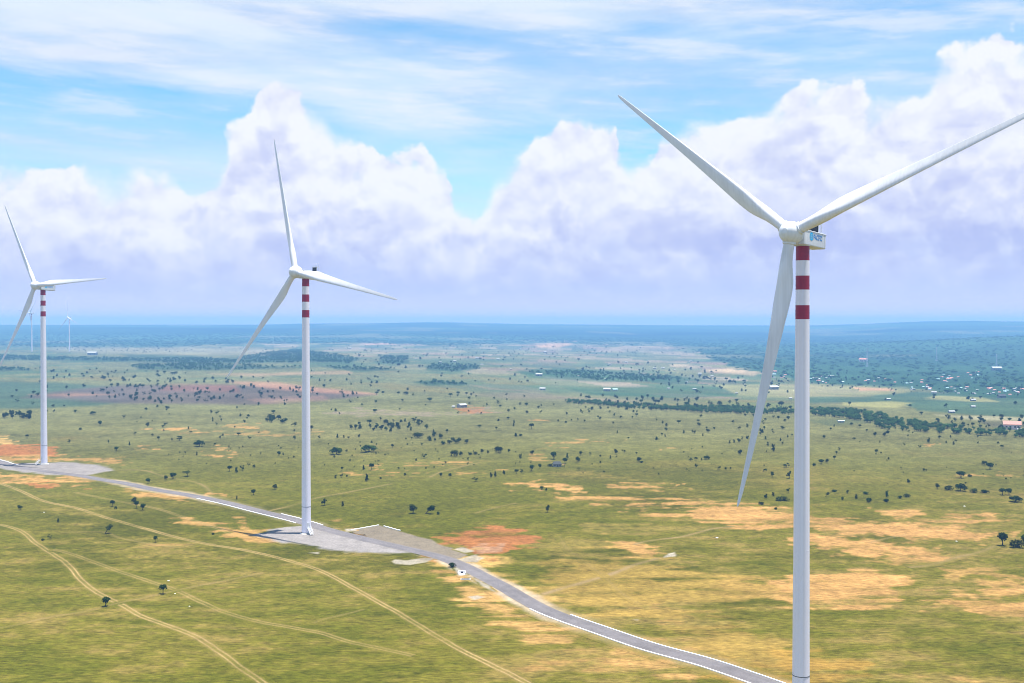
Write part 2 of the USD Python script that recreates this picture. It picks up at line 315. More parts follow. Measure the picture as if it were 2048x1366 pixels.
# fields, plantations and the burnt ground further off: outline, colour, strength, softness
FIELDS = [
    ([(-80, 758), (120, 766), (240, 775), (280, 800), (200, 812), (60, 818), (-80, 820)], np.array((.040, .075, .050)), .85, 3),
    ([(40, 796), (150, 781), (250, 771), (460, 768), (600, 776), (760, 790), (700, 798), (560, 800), (500, 807), (250, 807), (110, 800)], np.array((.088, .066, .062)), .85, 4),
    ([(330, 768), (470, 768), (470, 782), (330, 784)], np.array((.20, .085, .06)), .5, 5),
    ([(60, 790), (160, 788), (250, 792), (150, 795)], np.array((.24, .14, .09)), .6, 3),
    ([(450, 762), (560, 766), (740, 786), (760, 790), (640, 784), (500, 772)], np.array((.30, .16, .105)), .8, 3),
    ([(480, 796), (640, 790), (660, 800), (520, 806)], np.array((.22, .135, .10)), .6, 3),
    ([(420, 748), (520, 748), (700, 742), (700, 746), (520, 753)], np.array((.33, .21, .13)), .6, 2.5),
    ([(850, 734), (868, 728), (950, 730), (960, 738), (905, 744), (858, 741)], FOREST, .95, 2),
    ([(828, 764), (860, 761), (935, 766), (930, 771), (850, 770)], FOREST, .92, 2),
    ([(930, 768), (1080, 772), (1180, 782), (1120, 788), (980, 776)], FOREST * 1.5, .6, 3),
    ([(1030, 740), (1150, 738), (1330, 750), (1400, 762), (1200, 764), (1060, 756)], FOREST * 1.5, .85, 3),
    ([(1130, 776), (1290, 770), (1480, 776), (1560, 788), (1380, 796), (1180, 790)], FOREST * 1.6, .8, 3),
    ([(590, 698), (720, 718), (700, 728), (560, 724), (470, 718)], FOREST, .9, 3),
    ([(760, 710), (810, 712), (815, 726), (770, 728), (750, 724)], FOREST, .85, 2),
    ([(640, 732), (760, 736), (800, 739), (700, 742)], FOREST, .85, 2),
    ([(260, 730), (400, 726), (600, 734), (420, 742), (280, 740)], FOREST, .85, 2.5),
    ([(-80, 706), (120, 714), (420, 716), (600, 726), (420, 727), (200, 722), (-80, 722)], FOREST, .8, 3),
    ([(-80, 732), (50, 736), (62, 741), (-80, 744)], FOREST, .9, 2.5),
    ([(240, 708), (400, 712), (420, 718), (260, 715)], FOREST, .8, 2.5),
    ([(150, 693), (300, 694), (520, 696), (600, 706), (440, 712), (200, 706), (100, 700)], np.array((.19, .18, .115)), .8, 3),
    ([(520, 686), (590, 688), (600, 692), (540, 693)], np.array((.36, .28, .20)), .7, 2),
    ([(620, 694), (720, 690), (900, 690), (1060, 686), (1140, 690), (1350, 686), (1420, 700), (1380, 725), (1480, 740), (1340, 740), (1140, 735), (900, 722), (700, 712)], np.array((.165, .158, .100)), .22, 8),
    ([(720, 685), (770, 684), (790, 688), (730, 689)], np.array((.55, .34, .24)), .85, 1.6),
    ([(1070, 690), (1130, 683), (1150, 686), (1120, 695), (1080, 696)], np.array((.48, .30, .19)), .7, 3),
    ([(1180, 694), (1300, 690), (1350, 688), (1340, 700), (1220, 702)], np.array((.30, .23, .16)), .55, 4),
    ([(1400, 741), (1470, 735), (1540, 742), (1500, 750)], np.array((.40, .30, .18)), .85, 2.5),
    ([(1340, 730), (1410, 727), (1420, 731), (1350, 734)], np.array((.38, .29, .18)), .7, 2),
    ([(1440, 772), (1620, 768), (1720, 772), (1820, 778), (1780, 790), (1640, 798), (1480, 792)], np.array((.20, .19, .085)), .85, 3),
    ([(1710, 776), (1780, 777), (1785, 780), (1715, 781)], np.array((.46, .26, .15)), .85, 1.6),
    ([(1600, 794), (1720, 793), (1830, 782), (1960, 788), (2120, 795), (2120, 840), (1960, 832), (1840, 822), (1820, 810), (1700, 806), (1600, 808)], np.array((.050, .088, .050)), .95, 3),
    ([(1690, 806), (1780, 802), (1836, 808), (1800, 818), (1700, 814)], np.array((.21, .20, .075)), .9, 2.5),
    ([(1846, 797), (1880, 792), (1970, 796), (2000, 804), (1940, 803)], np.array((.22, .21, .09)), .9, 2),
    ([(1380, 800), (1500, 806), (1600, 812), (1600, 820), (1480, 814)], np.array((.10, .13, .04)), .5, 3),
    ([(1880, 832), (2120, 838), (2120, 846), (1960, 842)], np.array((.30, .27, .17)), .6, 2.5),
    ([(1960, 843), (2120, 848), (2120, 860), (1990, 856)], np.array((.075, .070, .045)), .75, 2.5),
    ([(1200, 800), (1240, 800), (1300, 806), (1160, 806)], np.array((.17, .14, .10)), .5, 3),
    ([(930, 788), (1080, 786), (1180, 800), (1020, 798)], np.array((.17, .13, .095)), .5, 4),
    ([(1610, 840), (1700, 838), (1760, 846), (1660, 852)], np.array((.060, .075, .035)), .7, 2.5),
    ([(1180, 654), (1230, 657), (1190, 661), (1145, 659)], np.array((.55, .30, .20)), .6, 1.5),
]
FOREST_EDGE = np.array([(-400, 692), (0, 691), (150, 693), (300, 692), (420, 690), (520, 687), (600, 686), (720, 685), (860, 690), (960, 687), (1080, 684), (1150, 686), (1220, 690), (1320, 687), (1380, 697), (1420, 716), (1470, 735), (1530, 747), (1600, 764), (1700, 770), (1800, 776), (1900, 788), (2048, 796), (2400, 810)])

def land_color(X, Y, Z=None):
    X, Y = np.asarray(X, float), np.asarray(Y, float)
    Z = terrain(X, Y) if Z is None else Z
    ahead = Y > 120
    ys = np.where(ahead, Y, 120.0)
    px, py = project(X, ys, np.where(ahead, Z, -3.0))
    r = np.hypot(X, Y)
    k = np.clip((py - HOR) / 300, 0.02, 2.5)                       # the ragged edges of a patch are as large as the patch
    dry = 0.53 + 1.0 * n2(X, Y, 46, 11, 5) + 0.85 * n2(X * 0.42 + Y * 0.12, Y - X * 0.15, 8, 12, 4) + 0.40 * n2(X, Y, 2.6, 13, 3) + 0.52 * n2(X * .26 + Y * .03, Y - X * .04, 3.0, 17, 3) + 0.6 * n2(X, Y, 210, 14, 3)
    dry = dry - 0.27 * sstep(r, 330, 620) + 0.10 * sstep(px, 900, 1500) * (1 - sstep(r, 420, 700))
    c = GREEN + (OLIVE - GREEN) * sstep(dry, 0.18, 0.50)[..., None]
    c = c + (STRAW - c) * (0.85 * sstep(dry, 0.50, 0.88))[..., None]
    c = c + (BARE - c) * (0.65 * sstep(dry, 0.86, 1.15))[..., None]
    lush = sstep(n2(X, Y, 75, 21, 4), 0.02, 0.2) * (1 - sstep(dry, .4, .7))
    c = c * (1 - 0.22 * lush[..., None])
    tuft = sstep(n2(X * .5, Y, 1.9, 15, 2) + .5 * n2(X, Y, 30, 16, 3), .16, .30) * .35
    c = c * (1 - (tuft * (1 - .6 * sstep(r, 400, 900)))[..., None] * np.array((.55, .5, .45)))
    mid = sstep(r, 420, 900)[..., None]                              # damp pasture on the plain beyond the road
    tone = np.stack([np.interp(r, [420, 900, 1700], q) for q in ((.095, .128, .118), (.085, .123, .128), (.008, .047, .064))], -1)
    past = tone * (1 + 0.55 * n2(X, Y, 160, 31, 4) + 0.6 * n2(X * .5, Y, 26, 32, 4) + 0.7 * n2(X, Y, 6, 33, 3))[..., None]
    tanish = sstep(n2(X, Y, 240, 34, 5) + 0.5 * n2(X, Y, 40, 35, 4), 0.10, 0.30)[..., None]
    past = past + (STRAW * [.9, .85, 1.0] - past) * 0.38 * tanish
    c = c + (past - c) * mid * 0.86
    wx, wy = n2(X, Y, 9, 41, 4), n2(X, Y, 9, 42, 4)
    wl = n2(X, Y, 42, 43, 4)
    farw = n2(X, Y, 170, 44, 4)
    qx, qy = px + 46 * k * wx + 90 * k * wl, py + 22 * k * wy + 24 * k * wl
    # the patchwork of smallholdings in the far middle distance
    u = (X * .96 + Y * .28 + 30 * n2(X, Y, 300, 57, 2)) / 95; v = (Y * .96 - X * .28 + 60 * n2(X, Y, 260, 58, 2)) / 150
    iv = np.floor(v).astype(np.int64); iu = np.floor(u + TABLE[iv & 511, 7] * 5).astype(np.int64)
    hsh, hs2 = TABLE[(iu * 13 + 5) & 511, (iv * 29 + 3) & 511], TABLE[(iu * 7 + 91) & 511, (iv * 17 + 44) & 511]
    crops = np.array([(.23, .19, .13), (.060, .095, .055), (.165, .165, .075), (.095, .13, .065), (.26, .215, .155), (.055, .085, .055), (.14, .155, .085), (.20, .145, .11)])
    fld = crops[np.minimum((hsh * 8).astype(int), 7)] * (1 + .5 * wl)[..., None]
    zone = sstep(r, 1250, 1750) * sstep(px + 300 * farw + 500 * sstep(r, 2600, 3400), 700, 1150) * (hs2 < .85) * .85 * ahead
    c = c + (fld - c) * zone[..., None]
    # mixed scrub between them
    scrub = sstep(r, 1300, 2200) * sstep(n2(X, Y, 110, 51, 4) + .45 * n2(X, Y, 420, 52, 3), 0.02, 0.16) * 0.65
    c = c + (FOREST * 1.5 - c) * scrub[..., None]
    frag = 0.3 * n2(X, Y, 4.0, 45, 3) + 1.2 * n2(X * .16 + Y * .02, Y - X * .03, 4.6, 46, 4)
    for poly, col, amount, soft in PATCHES:
        p = np.array(poly); m = soft * 3 + 30
        sel = np.nonzero(ahead & (px > p[:, 0].min() - m) & (px < p[:, 0].max() + m) & (py > p[:, 1].min() - m) & (py < p[:, 1].max() + m))
        if not len(sel[0]): continue
        d = poly_distance(qx[sel], qy[sel], poly)
        a = sstep(d + 3.2 * soft * frag[sel] + 1.2 * soft * wl[sel], -soft * .45, soft * .75) * amount * (1 - .32 * sstep(-frag[sel], .06, .22))
        shade = 1 + 0.55 * frag[sel] + 0.45 * wx[sel]
        c[sel] += (np.asarray(col) * shade[:, None] - c[sel]) * a[:, None]
    kf = np.clip((py - HOR) / 150, .1, 1)
    qx, qy = px + 50 * farw * kf + 14 * wl, py + 11 * farw * kf + 3.0 * wl
    for poly, col, amount, soft in FIELDS:
        p = np.array(poly); m = soft * 3 + 14
        sel = np.nonzero(ahead & (px > p[:, 0].min() - m) & (px < p[:, 0].max() + m) & (py > p[:, 1].min() - m) & (py < p[:, 1].max() + m))
        if not len(sel[0]): continue
        d = poly_distance(qx[sel], qy[sel], poly)
        a = sstep(d, -soft * 1.1, soft * 1.1) * amount * .92
        shade = 1 + 0.7 * wl[sel] + 0.5 * farw[sel]
        c[sel] += (np.asarray(col) * shade[:, None] - c[sel]) * a[:, None]
    edge = np.interp(px, FOREST_EDGE[:, 0], FOREST_EDGE[:, 1]) + 16 * farw + 9 * n2(X, Y, 60, 55, 3)
    wood = np.where(ahead, sstep(edge - py, -2.2, 2.6), sstep(r, 3800, 4600))
    canopy = FOREST * np.clip(1.0 + 0.7 * n2(X, Y, 120, 53, 3) + 2.4 * n2(X * .45, Y, 800, 54, 4), .3, 3)[..., None]
    clear = sstep(n2(X, Y, 520, 56, 5), 0.13, 0.22) * 0.6
    canopy = canopy + (np.array((.13, .13, .07)) - canopy) * clear[..., None]
    c = c + (canopy - c) * wood[..., None]
    return np.clip(c, 0.004, 0.8)

def land_material():
    g = Graph()
    pos = g.add('geometry', 'position')
    tint = g.add('attribute', 'color', attribute='tint')
    n_a = g.noise(g.add('mapping', 'vector', mapping_type='point', vector=pos, scale=(.36, 1.0, 1.0)), 0.95, 5.0, 0.62)
    n_b = g.noise(pos, 0.16, 4.0, 0.6)
    v = g.plus(g.lin(n_a, .28, .72, .62, 1.38), g.lin(n_b, .3, .7, -.14, .14))
    c = g.mix(1.0, tint, g.add('combine_xyz', 'vector', x=v, y=v, z=v), 'multiply')
    bump = g.add('bump', 'normal', height=n_a, strength=0.7, distance=0.5)
    b = g.add('diffuse_bsdf', 'BSDF', color=c, roughness=0.9, normal=bump)
    return g.make('/World/Looks/land', surface=b)

LAND = land_material()
side = 0.53
dense = np.arctan(np.linspace(-side, side, 1240))
rest = np.linspace(dense[-1], 2 * np.pi + dense[0], 84)[1:-1]
bearing = np.concatenate([dense, rest])
radius = np.concatenate([np.linspace(2, 236, 12), F * 88 / (np.arange(1402, 690, -1.85) - HOR), np.geomspace(4850, 18000, 84)])
B_, R_ = np.meshgrid(bearing, radius)
GX, GY = R_ * np.sin(B_), R_ * np.cos(B_)
GZ = terrain(GX, GY)
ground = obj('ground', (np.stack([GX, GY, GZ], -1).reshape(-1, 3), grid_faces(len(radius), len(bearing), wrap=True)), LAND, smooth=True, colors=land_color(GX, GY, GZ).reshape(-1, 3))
tag(ground, kind='structure')
# ---------------------------------------------------------------- materials
def plain(name, color, rough=0.6, spec=0.3, vary=0.10, scale=1.2, metallic=0.0, per_object=0.0):
    g = Graph()
    n = g.noise(g.add('texture_coordinate', 'object'), scale, 5.0, 0.6)
    v = g.lin(n, 0.25, 0.75, 1 - vary, 1 + vary)
    if per_object: v = g.times(v, g.lin(g.add('object_info', 'random'), 0, 1, 1 - per_object, 1 + per_object))
    c = g.mix(1.0, tuple(color), g.add('combine_xyz', 'vector', x=v, y=v, z=v), 'multiply')
    b = g.add('principled_bsdf', 'BSDF', base_color=c, roughness=rough, specular_ior_level=spec, metallic=metallic)
    return g.make(f'/World/Looks/{name}', surface=b)

def paint_material(name, color, rough=0.38):
    """Painted steel or fibreglass with faint vertical rain streaks and a little grime."""
    g = Graph()
    tc = g.add('texture_coordinate', 'object')
    st = g.noise(g.add('mapping', 'vector', mapping_type='point', vector=tc, scale=(2.2, 2.2, 0.05)), 1.0, 4.0, 0.6)
    gr = g.noise(tc, 0.35, 5.0, 0.62)
    v = g.plus(g.lin(st, .3, .75, .92, 1.03), g.lin(gr, .35, .7, -.04, .03))
    c = g.mix(1.0, tuple(color), g.add('combine_xyz', 'vector', x=v, y=v, z=v), 'multiply')
    b = g.add('principled_bsdf', 'BSDF', base_color=c, roughness=rough, specular_ior_level=0.4)
    return g.make(f'/World/Looks/{name}', surface=b)

def tinted(name, rough=0.85, grain=2.0, vary=0.2):
    """Takes its colour from the mesh and adds grain: gravel, asphalt, dirt."""
    g = Graph()
    pos = g.add('geometry', 'position')
    n, m = g.noise(pos, grain, 5.0, 0.65), g.noise(pos, grain * 0.18, 4.0, 0.6)
    v = g.plus(g.lin(n, .25, .75, 1 - vary, 1 + vary), g.lin(m, .3, .7, -.08, .08))
    c = g.mix(1.0, g.add('attribute', 'color', attribute='tint'), g.add('combine_xyz', 'vector', x=v, y=v, z=v), 'multiply')
    b = g.add('diffuse_bsdf', 'BSDF', color=c, roughness=rough)
    return g.make(f'/World/Looks/{name}', surface=b)

def leaf_material(name, color, trans=0.25):
    g = Graph()
    n = g.noise(g.add('texture_coordinate', 'object'), 1.6, 4.0, 0.6)
    v = g.times(g.lin(n, .3, .7, .65, 1.4), g.lin(g.add('object_info', 'random'), 0, 1, .75, 1.3))
    c = g.mix(1.0, tuple(color), g.add('combine_xyz', 'vector', x=v, y=v, z=g.times(v, .9)), 'multiply')
    d = g.add('diffuse_bsdf', 'BSDF', color=c, roughness=0.6)
    t = g.add('translucent_bsdf', 'BSDF', color=c)
    return g.make(f'/World/Looks/{name}', surface=g.add('mix_closure', 'closure', fac=trans, closure1=d, closure2=t))

M = dict(
    tower=paint_material('tower_white', (.80, .78, .87)), blade=paint_material('blade_white', (.72, .725, .77), .3),
    red=paint_material('band_red', (.29, .004, .030), .42), hub=paint_material('hub_white', (.68, .70, .74), .35), nacelle=paint_material('nacelle_white', (.66, .68, .72), .4),
    dark=plain('dark_gap', (.03, .035, .045), .7), cooler=plain('cooler_black', (.012, .012, .016), .5), steel=plain('galvanised', (.62, .64, .66), .4, metallic=.3),
    blue=plain('lettering_blue', (.0, .17, .50), .5, vary=.04), cyan=plain('lettering_cyan', (.02, .42, .80), .5, vary=.04), concrete=plain('concrete', (.60, .58, .55), .85, vary=.16, scale=.8),
    kerb=plain('kerb_white', (.72, .71, .70), .8, vary=.08), asphalt=tinted('asphalt', .8, 1.6, .16), gravel=tinted('gravel', .9, 1.1, .22), dirt=tinted('dirt', .9, 1.4, .22),
    bark=plain('bark', (.055, .042, .032), .9, vary=.3, scale=4), wall=plain('wall_white', (.30, .29, .28), .8, vary=.12, scale=.5, per_object=.14), wallpink=plain('wall_pink', (.62, .50, .47), .8, vary=.12, scale=.5, per_object=.14),
    roofred=plain('roof_red', (.42, .20, .16), .7, vary=.2, per_object=.2), roofwhite=plain('roof_white', (.33, .34, .34), .7, vary=.08, per_object=.12), roofblue=plain('roof_teal', (.40, .62, .66), .5, vary=.1, per_object=.15), roofdark=plain('roof_dark', (.035, .04, .04), .8, vary=.3, scale=2),
    door=plain('door_dark', (.06, .05, .05), .7), stone=plain('pale_stone', (.66, .63, .58), .9, vary=.2, scale=2), awning=plain('awning_brown', (.22, .12, .05), .8), mast=plain('mast_grey', (.55, .57, .60), .5),
    leaf_a=leaf_material('leaf_dark', (.027, .050, .008)), leaf_b=leaf_material('leaf_mid', (.037, .066, .010)), leaf_c=leaf_material('leaf_olive', (.052, .068, .012)), leaf_f=leaf_material('leaf_forest', (.070, .135, .045)),
)

# ---------------------------------------------------------------- road, pads, kerbs and tracks
def smooth_line(pts, step):
    """A smooth line through surveyed points, as ground positions about step metres apart."""
    w = W([p[0] for p in pts], [p[1] for p in pts])[:, :2]
    from scipy.interpolate import PchipInterpolator, CubicSpline
    s = np.r_[0, np.cumsum(np.linalg.norm(np.diff(w, axis=0), axis=1))]
    keep = np.r_[True, np.diff(s) > 1e-6]
    t = np.arange(0, s[-1], step)
    return np.stack([PchipInterpolator(s[keep], w[keep, k])(t) for k in range(2)], -1)

def sides(line):
    t = np.gradient(line, axis=0)
    for _ in range(2): t = (t + np.roll(t, 1, 0) + np.roll(t, -1, 0)) if len(t) > 8 else t
    t[:2], t[-2:] = t[2], t[-3]
    t /= np.linalg.norm(t, axis=1, keepdims=True)
    return np.stack([t[:, 1], -t[:, 0]], -1)

def ribbon(name, line, offsets, mat, lift, color, label=None):
    off = np.asarray(offsets, float)
    P = line[:, None] + sides(line)[:, None] * off[None, :, None]
    X, Y = P[..., 0], P[..., 1]
    Z = terrain(X, Y) + lift
    c = color(X, Y, np.broadcast_to(off, X.shape))
    o = obj(name, (np.stack([X, Y, Z], -1).reshape(-1, 3), grid_faces(len(line), len(off))[:, ::-1]), mat, smooth=True, colors=c.reshape(-1, 3))
    return tag(o, kind='structure')

ROAD = [(-120, 899), (-60, 910), (0, 924), (25, 932), (100, 944), (162, 952), (200, 959), (250, 967), (312, 980), (375, 990), (440, 1003), (520, 1023), (600, 1043), (655, 1060), (731, 1079), (813, 1098), (882, 1115), (919, 1129), (966, 1153), (1010, 1176), (1047, 1198), (1080, 1216), (1110, 1229), (1200, 1261), (1300, 1295), (1412, 1326), (1487, 1351), (1560, 1377), (1640, 1408), (1760, 1460), (1900, 1530)]
road_line = smooth_line(ROAD, 1.2)

def road_color(X, Y, off):
    base = np.array((.168, .154, .156)) * (1 + 0.30 * n2(X, Y, 14, 61, 4) + 0.22 * n2(X, Y, 3, 62, 3))[..., None]
    lane = np.exp(-((np.abs(off) - 1.7) / .7) ** 2)[..., None]
    base = base * (1 - .10 * lane)
    dust = sstep(np.abs(off) + 1.4 * n2(X, Y, 6, 63, 3), 2.5, 3.5)[..., None] * .55
    return base + (np.array((.20, .17, .135)) - base) * dust

ribbon('road', road_line, np.r_[-3.3, -3.0, -2.5, -1.9, -1.2, -.4, .4, 1.2, 1.9, 2.5, 3.0, 3.3], M['asphalt'], 0.10, road_color)

def verge_color(X, Y, off):
    c = land_color(X, Y)
    a = np.abs(off)
    where = project(X, Y, terrain(X, Y))[0]
    loose = .22 + .9 * sstep(where, 830, 880) * (1 - sstep(where, 1080, 1180)) + .5 * sstep(where, 200, 240) * (1 - sstep(where, 400, 450)) + .5 * (1 - sstep(where, 100, 180))
    spill = loose * (1 - sstep(a + 4.2 * n2(X, Y, 7, 64, 4) + 3.5 * n2(X, Y, 30, 65, 3), 3.9, 7.4)) * (.9 + .7 * n2(X, Y, 22, 66, 3))
    pale = np.array((.36, .285, .195)) * (1 + .7 * n2(X, Y, 2.5, 67, 3))[..., None]
    return np.clip(c + (pale - c) * np.clip(spill, 0, 1)[..., None], .005, .8)

ribbon('road_verge', road_line, np.r_[-8, -7, -6.2, -5.5, -4.9, -4.4, -3.9, -3.4, -3.0, 3.0, 3.4, 3.9, 4.4, 4.9, 5.5, 6.2, 7, 8], M['dirt'], 0.05, verge_color)

def pad(name, poly, color, soft, step, lift=0.07, amount=1.0, spot=.3):
    p = W([q[0] for q in poly], [q[1] for q in poly])[:, :2]
    lo, hi = p.min(0) - 6, p.max(0) + 6
    xs, ys = np.arange(lo[0], hi[0], step), np.arange(lo[1], hi[1], step * 1.6)
    X, Y = np.meshgrid(xs, ys)
    d = poly_distance(X, Y, p) + 3.0 * n2(X, Y, 8, 71, 4) * soft
    a = sstep(d, -soft * .5, soft * .8) * amount
    c = land_color(X, Y)
    col = np.array(color) * (1 + spot * n2(X, Y, 5, 72, 4) + spot * n2(X, Y, 26, 73, 3) + .5 * spot * n2(X, Y, 1.6, 74, 2))[..., None]
    c = np.clip(c + (col - c) * a[..., None], .004, .85)
    f = grid_faces(len(ys), len(xs))
    keep = (a.reshape(-1)[f] > 0.01).any(1)
    f = f[keep]
    used, inv = np.unique(f, return_inverse=True)
    v = np.stack([X, Y, terrain(X, Y) + lift], -1).reshape(-1, 3)[used]
    o = obj(name, (v, inv.reshape(-1, 3)), M['gravel'], smooth=True, colors=c.reshape(-1, 3)[used])
    return tag(o, kind='structure')

pad('gravel_pad', [(506, 1070), (540, 1060), (600, 1052), (650, 1054), (700, 1068), (790, 1094), (840, 1108), (770, 1108), (690, 1104), (640, 1097), (570, 1086)], (.24, .218, .205), 3.0, .55)
pad('gravel_pad', [(-40, 918), (30, 927), (90, 925), (150, 925), (214, 931), (220, 942), (165, 953), (100, 950), (0, 940), (-40, 932)], (.205, .185, .172), 3.6, .8)
pad('crane_pad', [(698, 1062), (757, 1051), (800, 1062), (860, 1080), (938, 1110), (912, 1124), (860, 1116), (800, 1098), (750, 1084)], (.175, .145, .105), 1.0, .55)
pad('gravel_pad', [(1560, 1390), (1640, 1385), (1760, 1420), (1760, 1480), (1600, 1500), (1520, 1450)], (.25, .23, .21), 2.0, .6)
for q in ([(778, 1123), (790, 1119), (815, 1121), (850, 1116), (868, 1117), (850, 1125), (820, 1131), (790, 1129)], [(904, 1100), (925, 1096), (948, 1103), (930, 1107)], [(914, 1120), (935, 1113), (952, 1109), (966, 1117), (955, 1125), (930, 1125)], [(936, 1194), (955, 1190), (972, 1195), (950, 1199)], [(690, 1058), (715, 1056), (712, 1062), (692, 1064)], [(908, 1136), (924, 1138), (936, 1150), (920, 1152)], [(950, 1158), (980, 1172), (990, 1184), (966, 1176)], [(1336, 1108), (1350, 1104), (1348, 1113), (1326, 1116)], [(1262, 1239), (1284, 1238), (1276, 1244)], [(615, 1106), (640, 1104), (636, 1109)]):
    pad('rubble_patch', q, (.30, .265, .21), 1.1, .4, .09, .85, .7)

def kerb_between(x0, x1, side_, width=.42, height=.30):
    px, _ = project(road_line[:, 0], road_line[:, 1], terrain(road_line[:, 0], road_line[:, 1]))
    i = np.nonzero((px >= x0) & (px <= x1))[0]
    nrm = sides(road_line)[i]
    base = road_line[i] + nrm * side_ * 3.55
    prof = [(-width / 2, -.1), (-width / 2, height - .04), (-width / 2 + .04, height), (width / 2 - .04, height), (width / 2, height - .04), (width / 2, -.1)]
    V = []
    for o, h in prof:
        q = base + nrm * side_ * o
        V.append(np.stack([q[:, 0], q[:, 1], terrain(q[:, 0], q[:, 1]) + h], -1))
    V = np.stack(V, 1)
    f = grid_faces(len(base), len(prof))
    n = len(prof)
    e = (len(base) - 1) * n
    caps = [[0, k, k + 1] for k in range(1, n - 1)] + [[e, e + k + 1, e + k] for k in range(1, n - 1)]
    o = obj('road_kerb', (V.reshape(-1, 3), np.vstack([f, caps])), M['kerb'], smooth=30)
    return tag(o, kind='structure')

kerb_between(405, 606, 1); kerb_between(548, 632, -1); kerb_between(1076, 1650, 1); kerb_between(1120, 1650, -1); kerb_between(-60, 26, -1)

def drain_wall(pts, label):
    w = W([p[0] for p in pts], [p[1] for p in pts])
    boxes = []
    for a, b in zip(w[:-1], w[1:]):
        d = b - a; L = np.hypot(d[0], d[1])
        m = trimesh.creation.box([L + .3, .5, .55])
        m.apply_transform(trimesh.transformations.rotation_matrix(math.atan2(d[1], d[0]), [0, 0, 1]))
        m.apply_translation((a + b) / 2 + [0, 0, .12])
        boxes.append(m)
    return tag(obj('drain_wall', trimesh.util.concatenate(boxes), M['kerb']), label, 'wall')

drain_wall([(702, 1061), (720, 1058), (757, 1051)], 'long straight white concrete drain wall at the near edge of the crane pad')
drain_wall([(768, 1053), (785, 1058), (800, 1062)], 'short white concrete drain wall running down from the crane pad corner towards the red earth')

# culvert beside the road
def lift_to(px, py, up=0.0):
    w = W(px, py); return np.array([w[0], w[1], w[2] + up])

cl = thing('culvert', 'white concrete culvert head with a dark pipe mouth below the road bend', 'culvert', lift_to(924, 1147))
for nm, sz, at in (('head_wall', (2.6, .35, 1.1), (0, 0, .45)), ('wing_wall', (.3, 1.5, .9), (-1.3, -.85, .32)), ('wing_wall', (.3, 1.5, .9), (1.3, -.85, .32)), ('apron', (2.2, 1.4, .12), (0, -.95, .03))):
    m = trimesh.creation.box(sz); m.apply_translation(at); obj(nm, m, M['kerb'], cl.GetPath())
m = trimesh.creation.cylinder(.38, .06, sections=18); m.apply_transform(trimesh.transformations.rotation_matrix(math.pi / 2, [1, 0, 0])); m.apply_translation((0, -.19, .42)); obj('pipe_mouth', m, M['cooler'], cl.GetPath())

hole = thing('drain_pit', 'small black rectangular drain pit sunk in the pale gravel below the road bend', 'pit', lift_to(931, 1159, .06))
for nm, sz, at, mt in (('pit_floor', (3.0, 1.5, .05), (0, 0, .05), 'cooler'), ('rim', (3.3, .16, .22), (0, .82, .06), 'concrete'), ('rim', (3.3, .16, .22), (0, -.82, .06), 'concrete'), ('rim', (.16, 1.5, .22), (1.58, 0, .06), 'concrete'), ('rim', (.16, 1.5, .22), (-1.58, 0, .06), 'concrete')):
    m = trimesh.creation.box(sz); m.apply_translation(at); obj(nm, m, M[mt], hole.GetPath())

RUTS = ([(0, 967), (37, 980), (87, 1002), (155, 1017), (212, 1035), (250, 1046), (300, 1060), (362, 1077), (425, 1090), (475, 1098), (537, 1111), (590, 1125), (633, 1138), (678, 1160), (730, 1189), (788, 1221), (859, 1264), (930, 1304), (997, 1337), (1057, 1368), (1130, 1410)],
        [(150, 985), (180, 991), (250, 1005), (312, 1017), (375, 1037), (437, 1057), (480, 1072), (515, 1074)],
        [(-40, 1046), (0, 1050), (37, 1060), (70, 1085), (100, 1105), (137, 1130), (162, 1160), (203, 1190), (237, 1206), (281, 1231), (331, 1250), (390, 1272), (437, 1303), (487, 1340), (525, 1366), (590, 1420)],
        [(104, 1099), (120, 1102), (175, 1120), (250, 1147), (312, 1167), (353, 1181), (406, 1206), (469, 1231), (531, 1246), (572, 1253), (638, 1265), (700, 1284), (763, 1297), (830, 1312)])
PATHS = (([(-40, 1262), (0, 1256), (103, 1234), (175, 1222), (225, 1209), (312, 1190), (375, 1176), (447, 1162), (528, 1145)], .7, .5), ([(627, 1247), (640, 1241), (685, 1230), (730, 1218)], .6, .45),
         ([(1070, 1196), (1100, 1184), (1162, 1166), (1219, 1150), (1281, 1126), (1344, 1112)], 1.3, 1.7), ([(1270, 1090), (1287, 1084), (1366, 1073), (1425, 1058), (1470, 1052)], 1.0, 1.2), ([(1119, 1072), (1131, 1094), (1165, 1120), (1212, 1156), (1240, 1184), (1281, 1209)], .8, .22),
         ([(530, 1024), (595, 1008), (630, 997), (704, 983), (786, 967)], 1.2, .7), ([(950, 1027), (988, 1016), (1035, 1006)], .9, .7), ([(212, 941), (270, 940), (320, 950), (340, 956)], 1.0, .75), ([(345, 957), (395, 966), (420, 982), (425, 990)], 1.0, .6),
         ([(860, 955), (880, 945), (905, 938), (960, 925)], 1.0, .6), ([(1818, 1135), (1860, 1130), (1918, 1114), (1963, 1104), (1988, 1091)], 1.2, .7), ([(1740, 1086), (1764, 1079), (1814, 1069)], .9, .6), ([(120, 1066), (200, 1064), (240, 1076), (330, 1092), (372, 1096)], .7, .4))

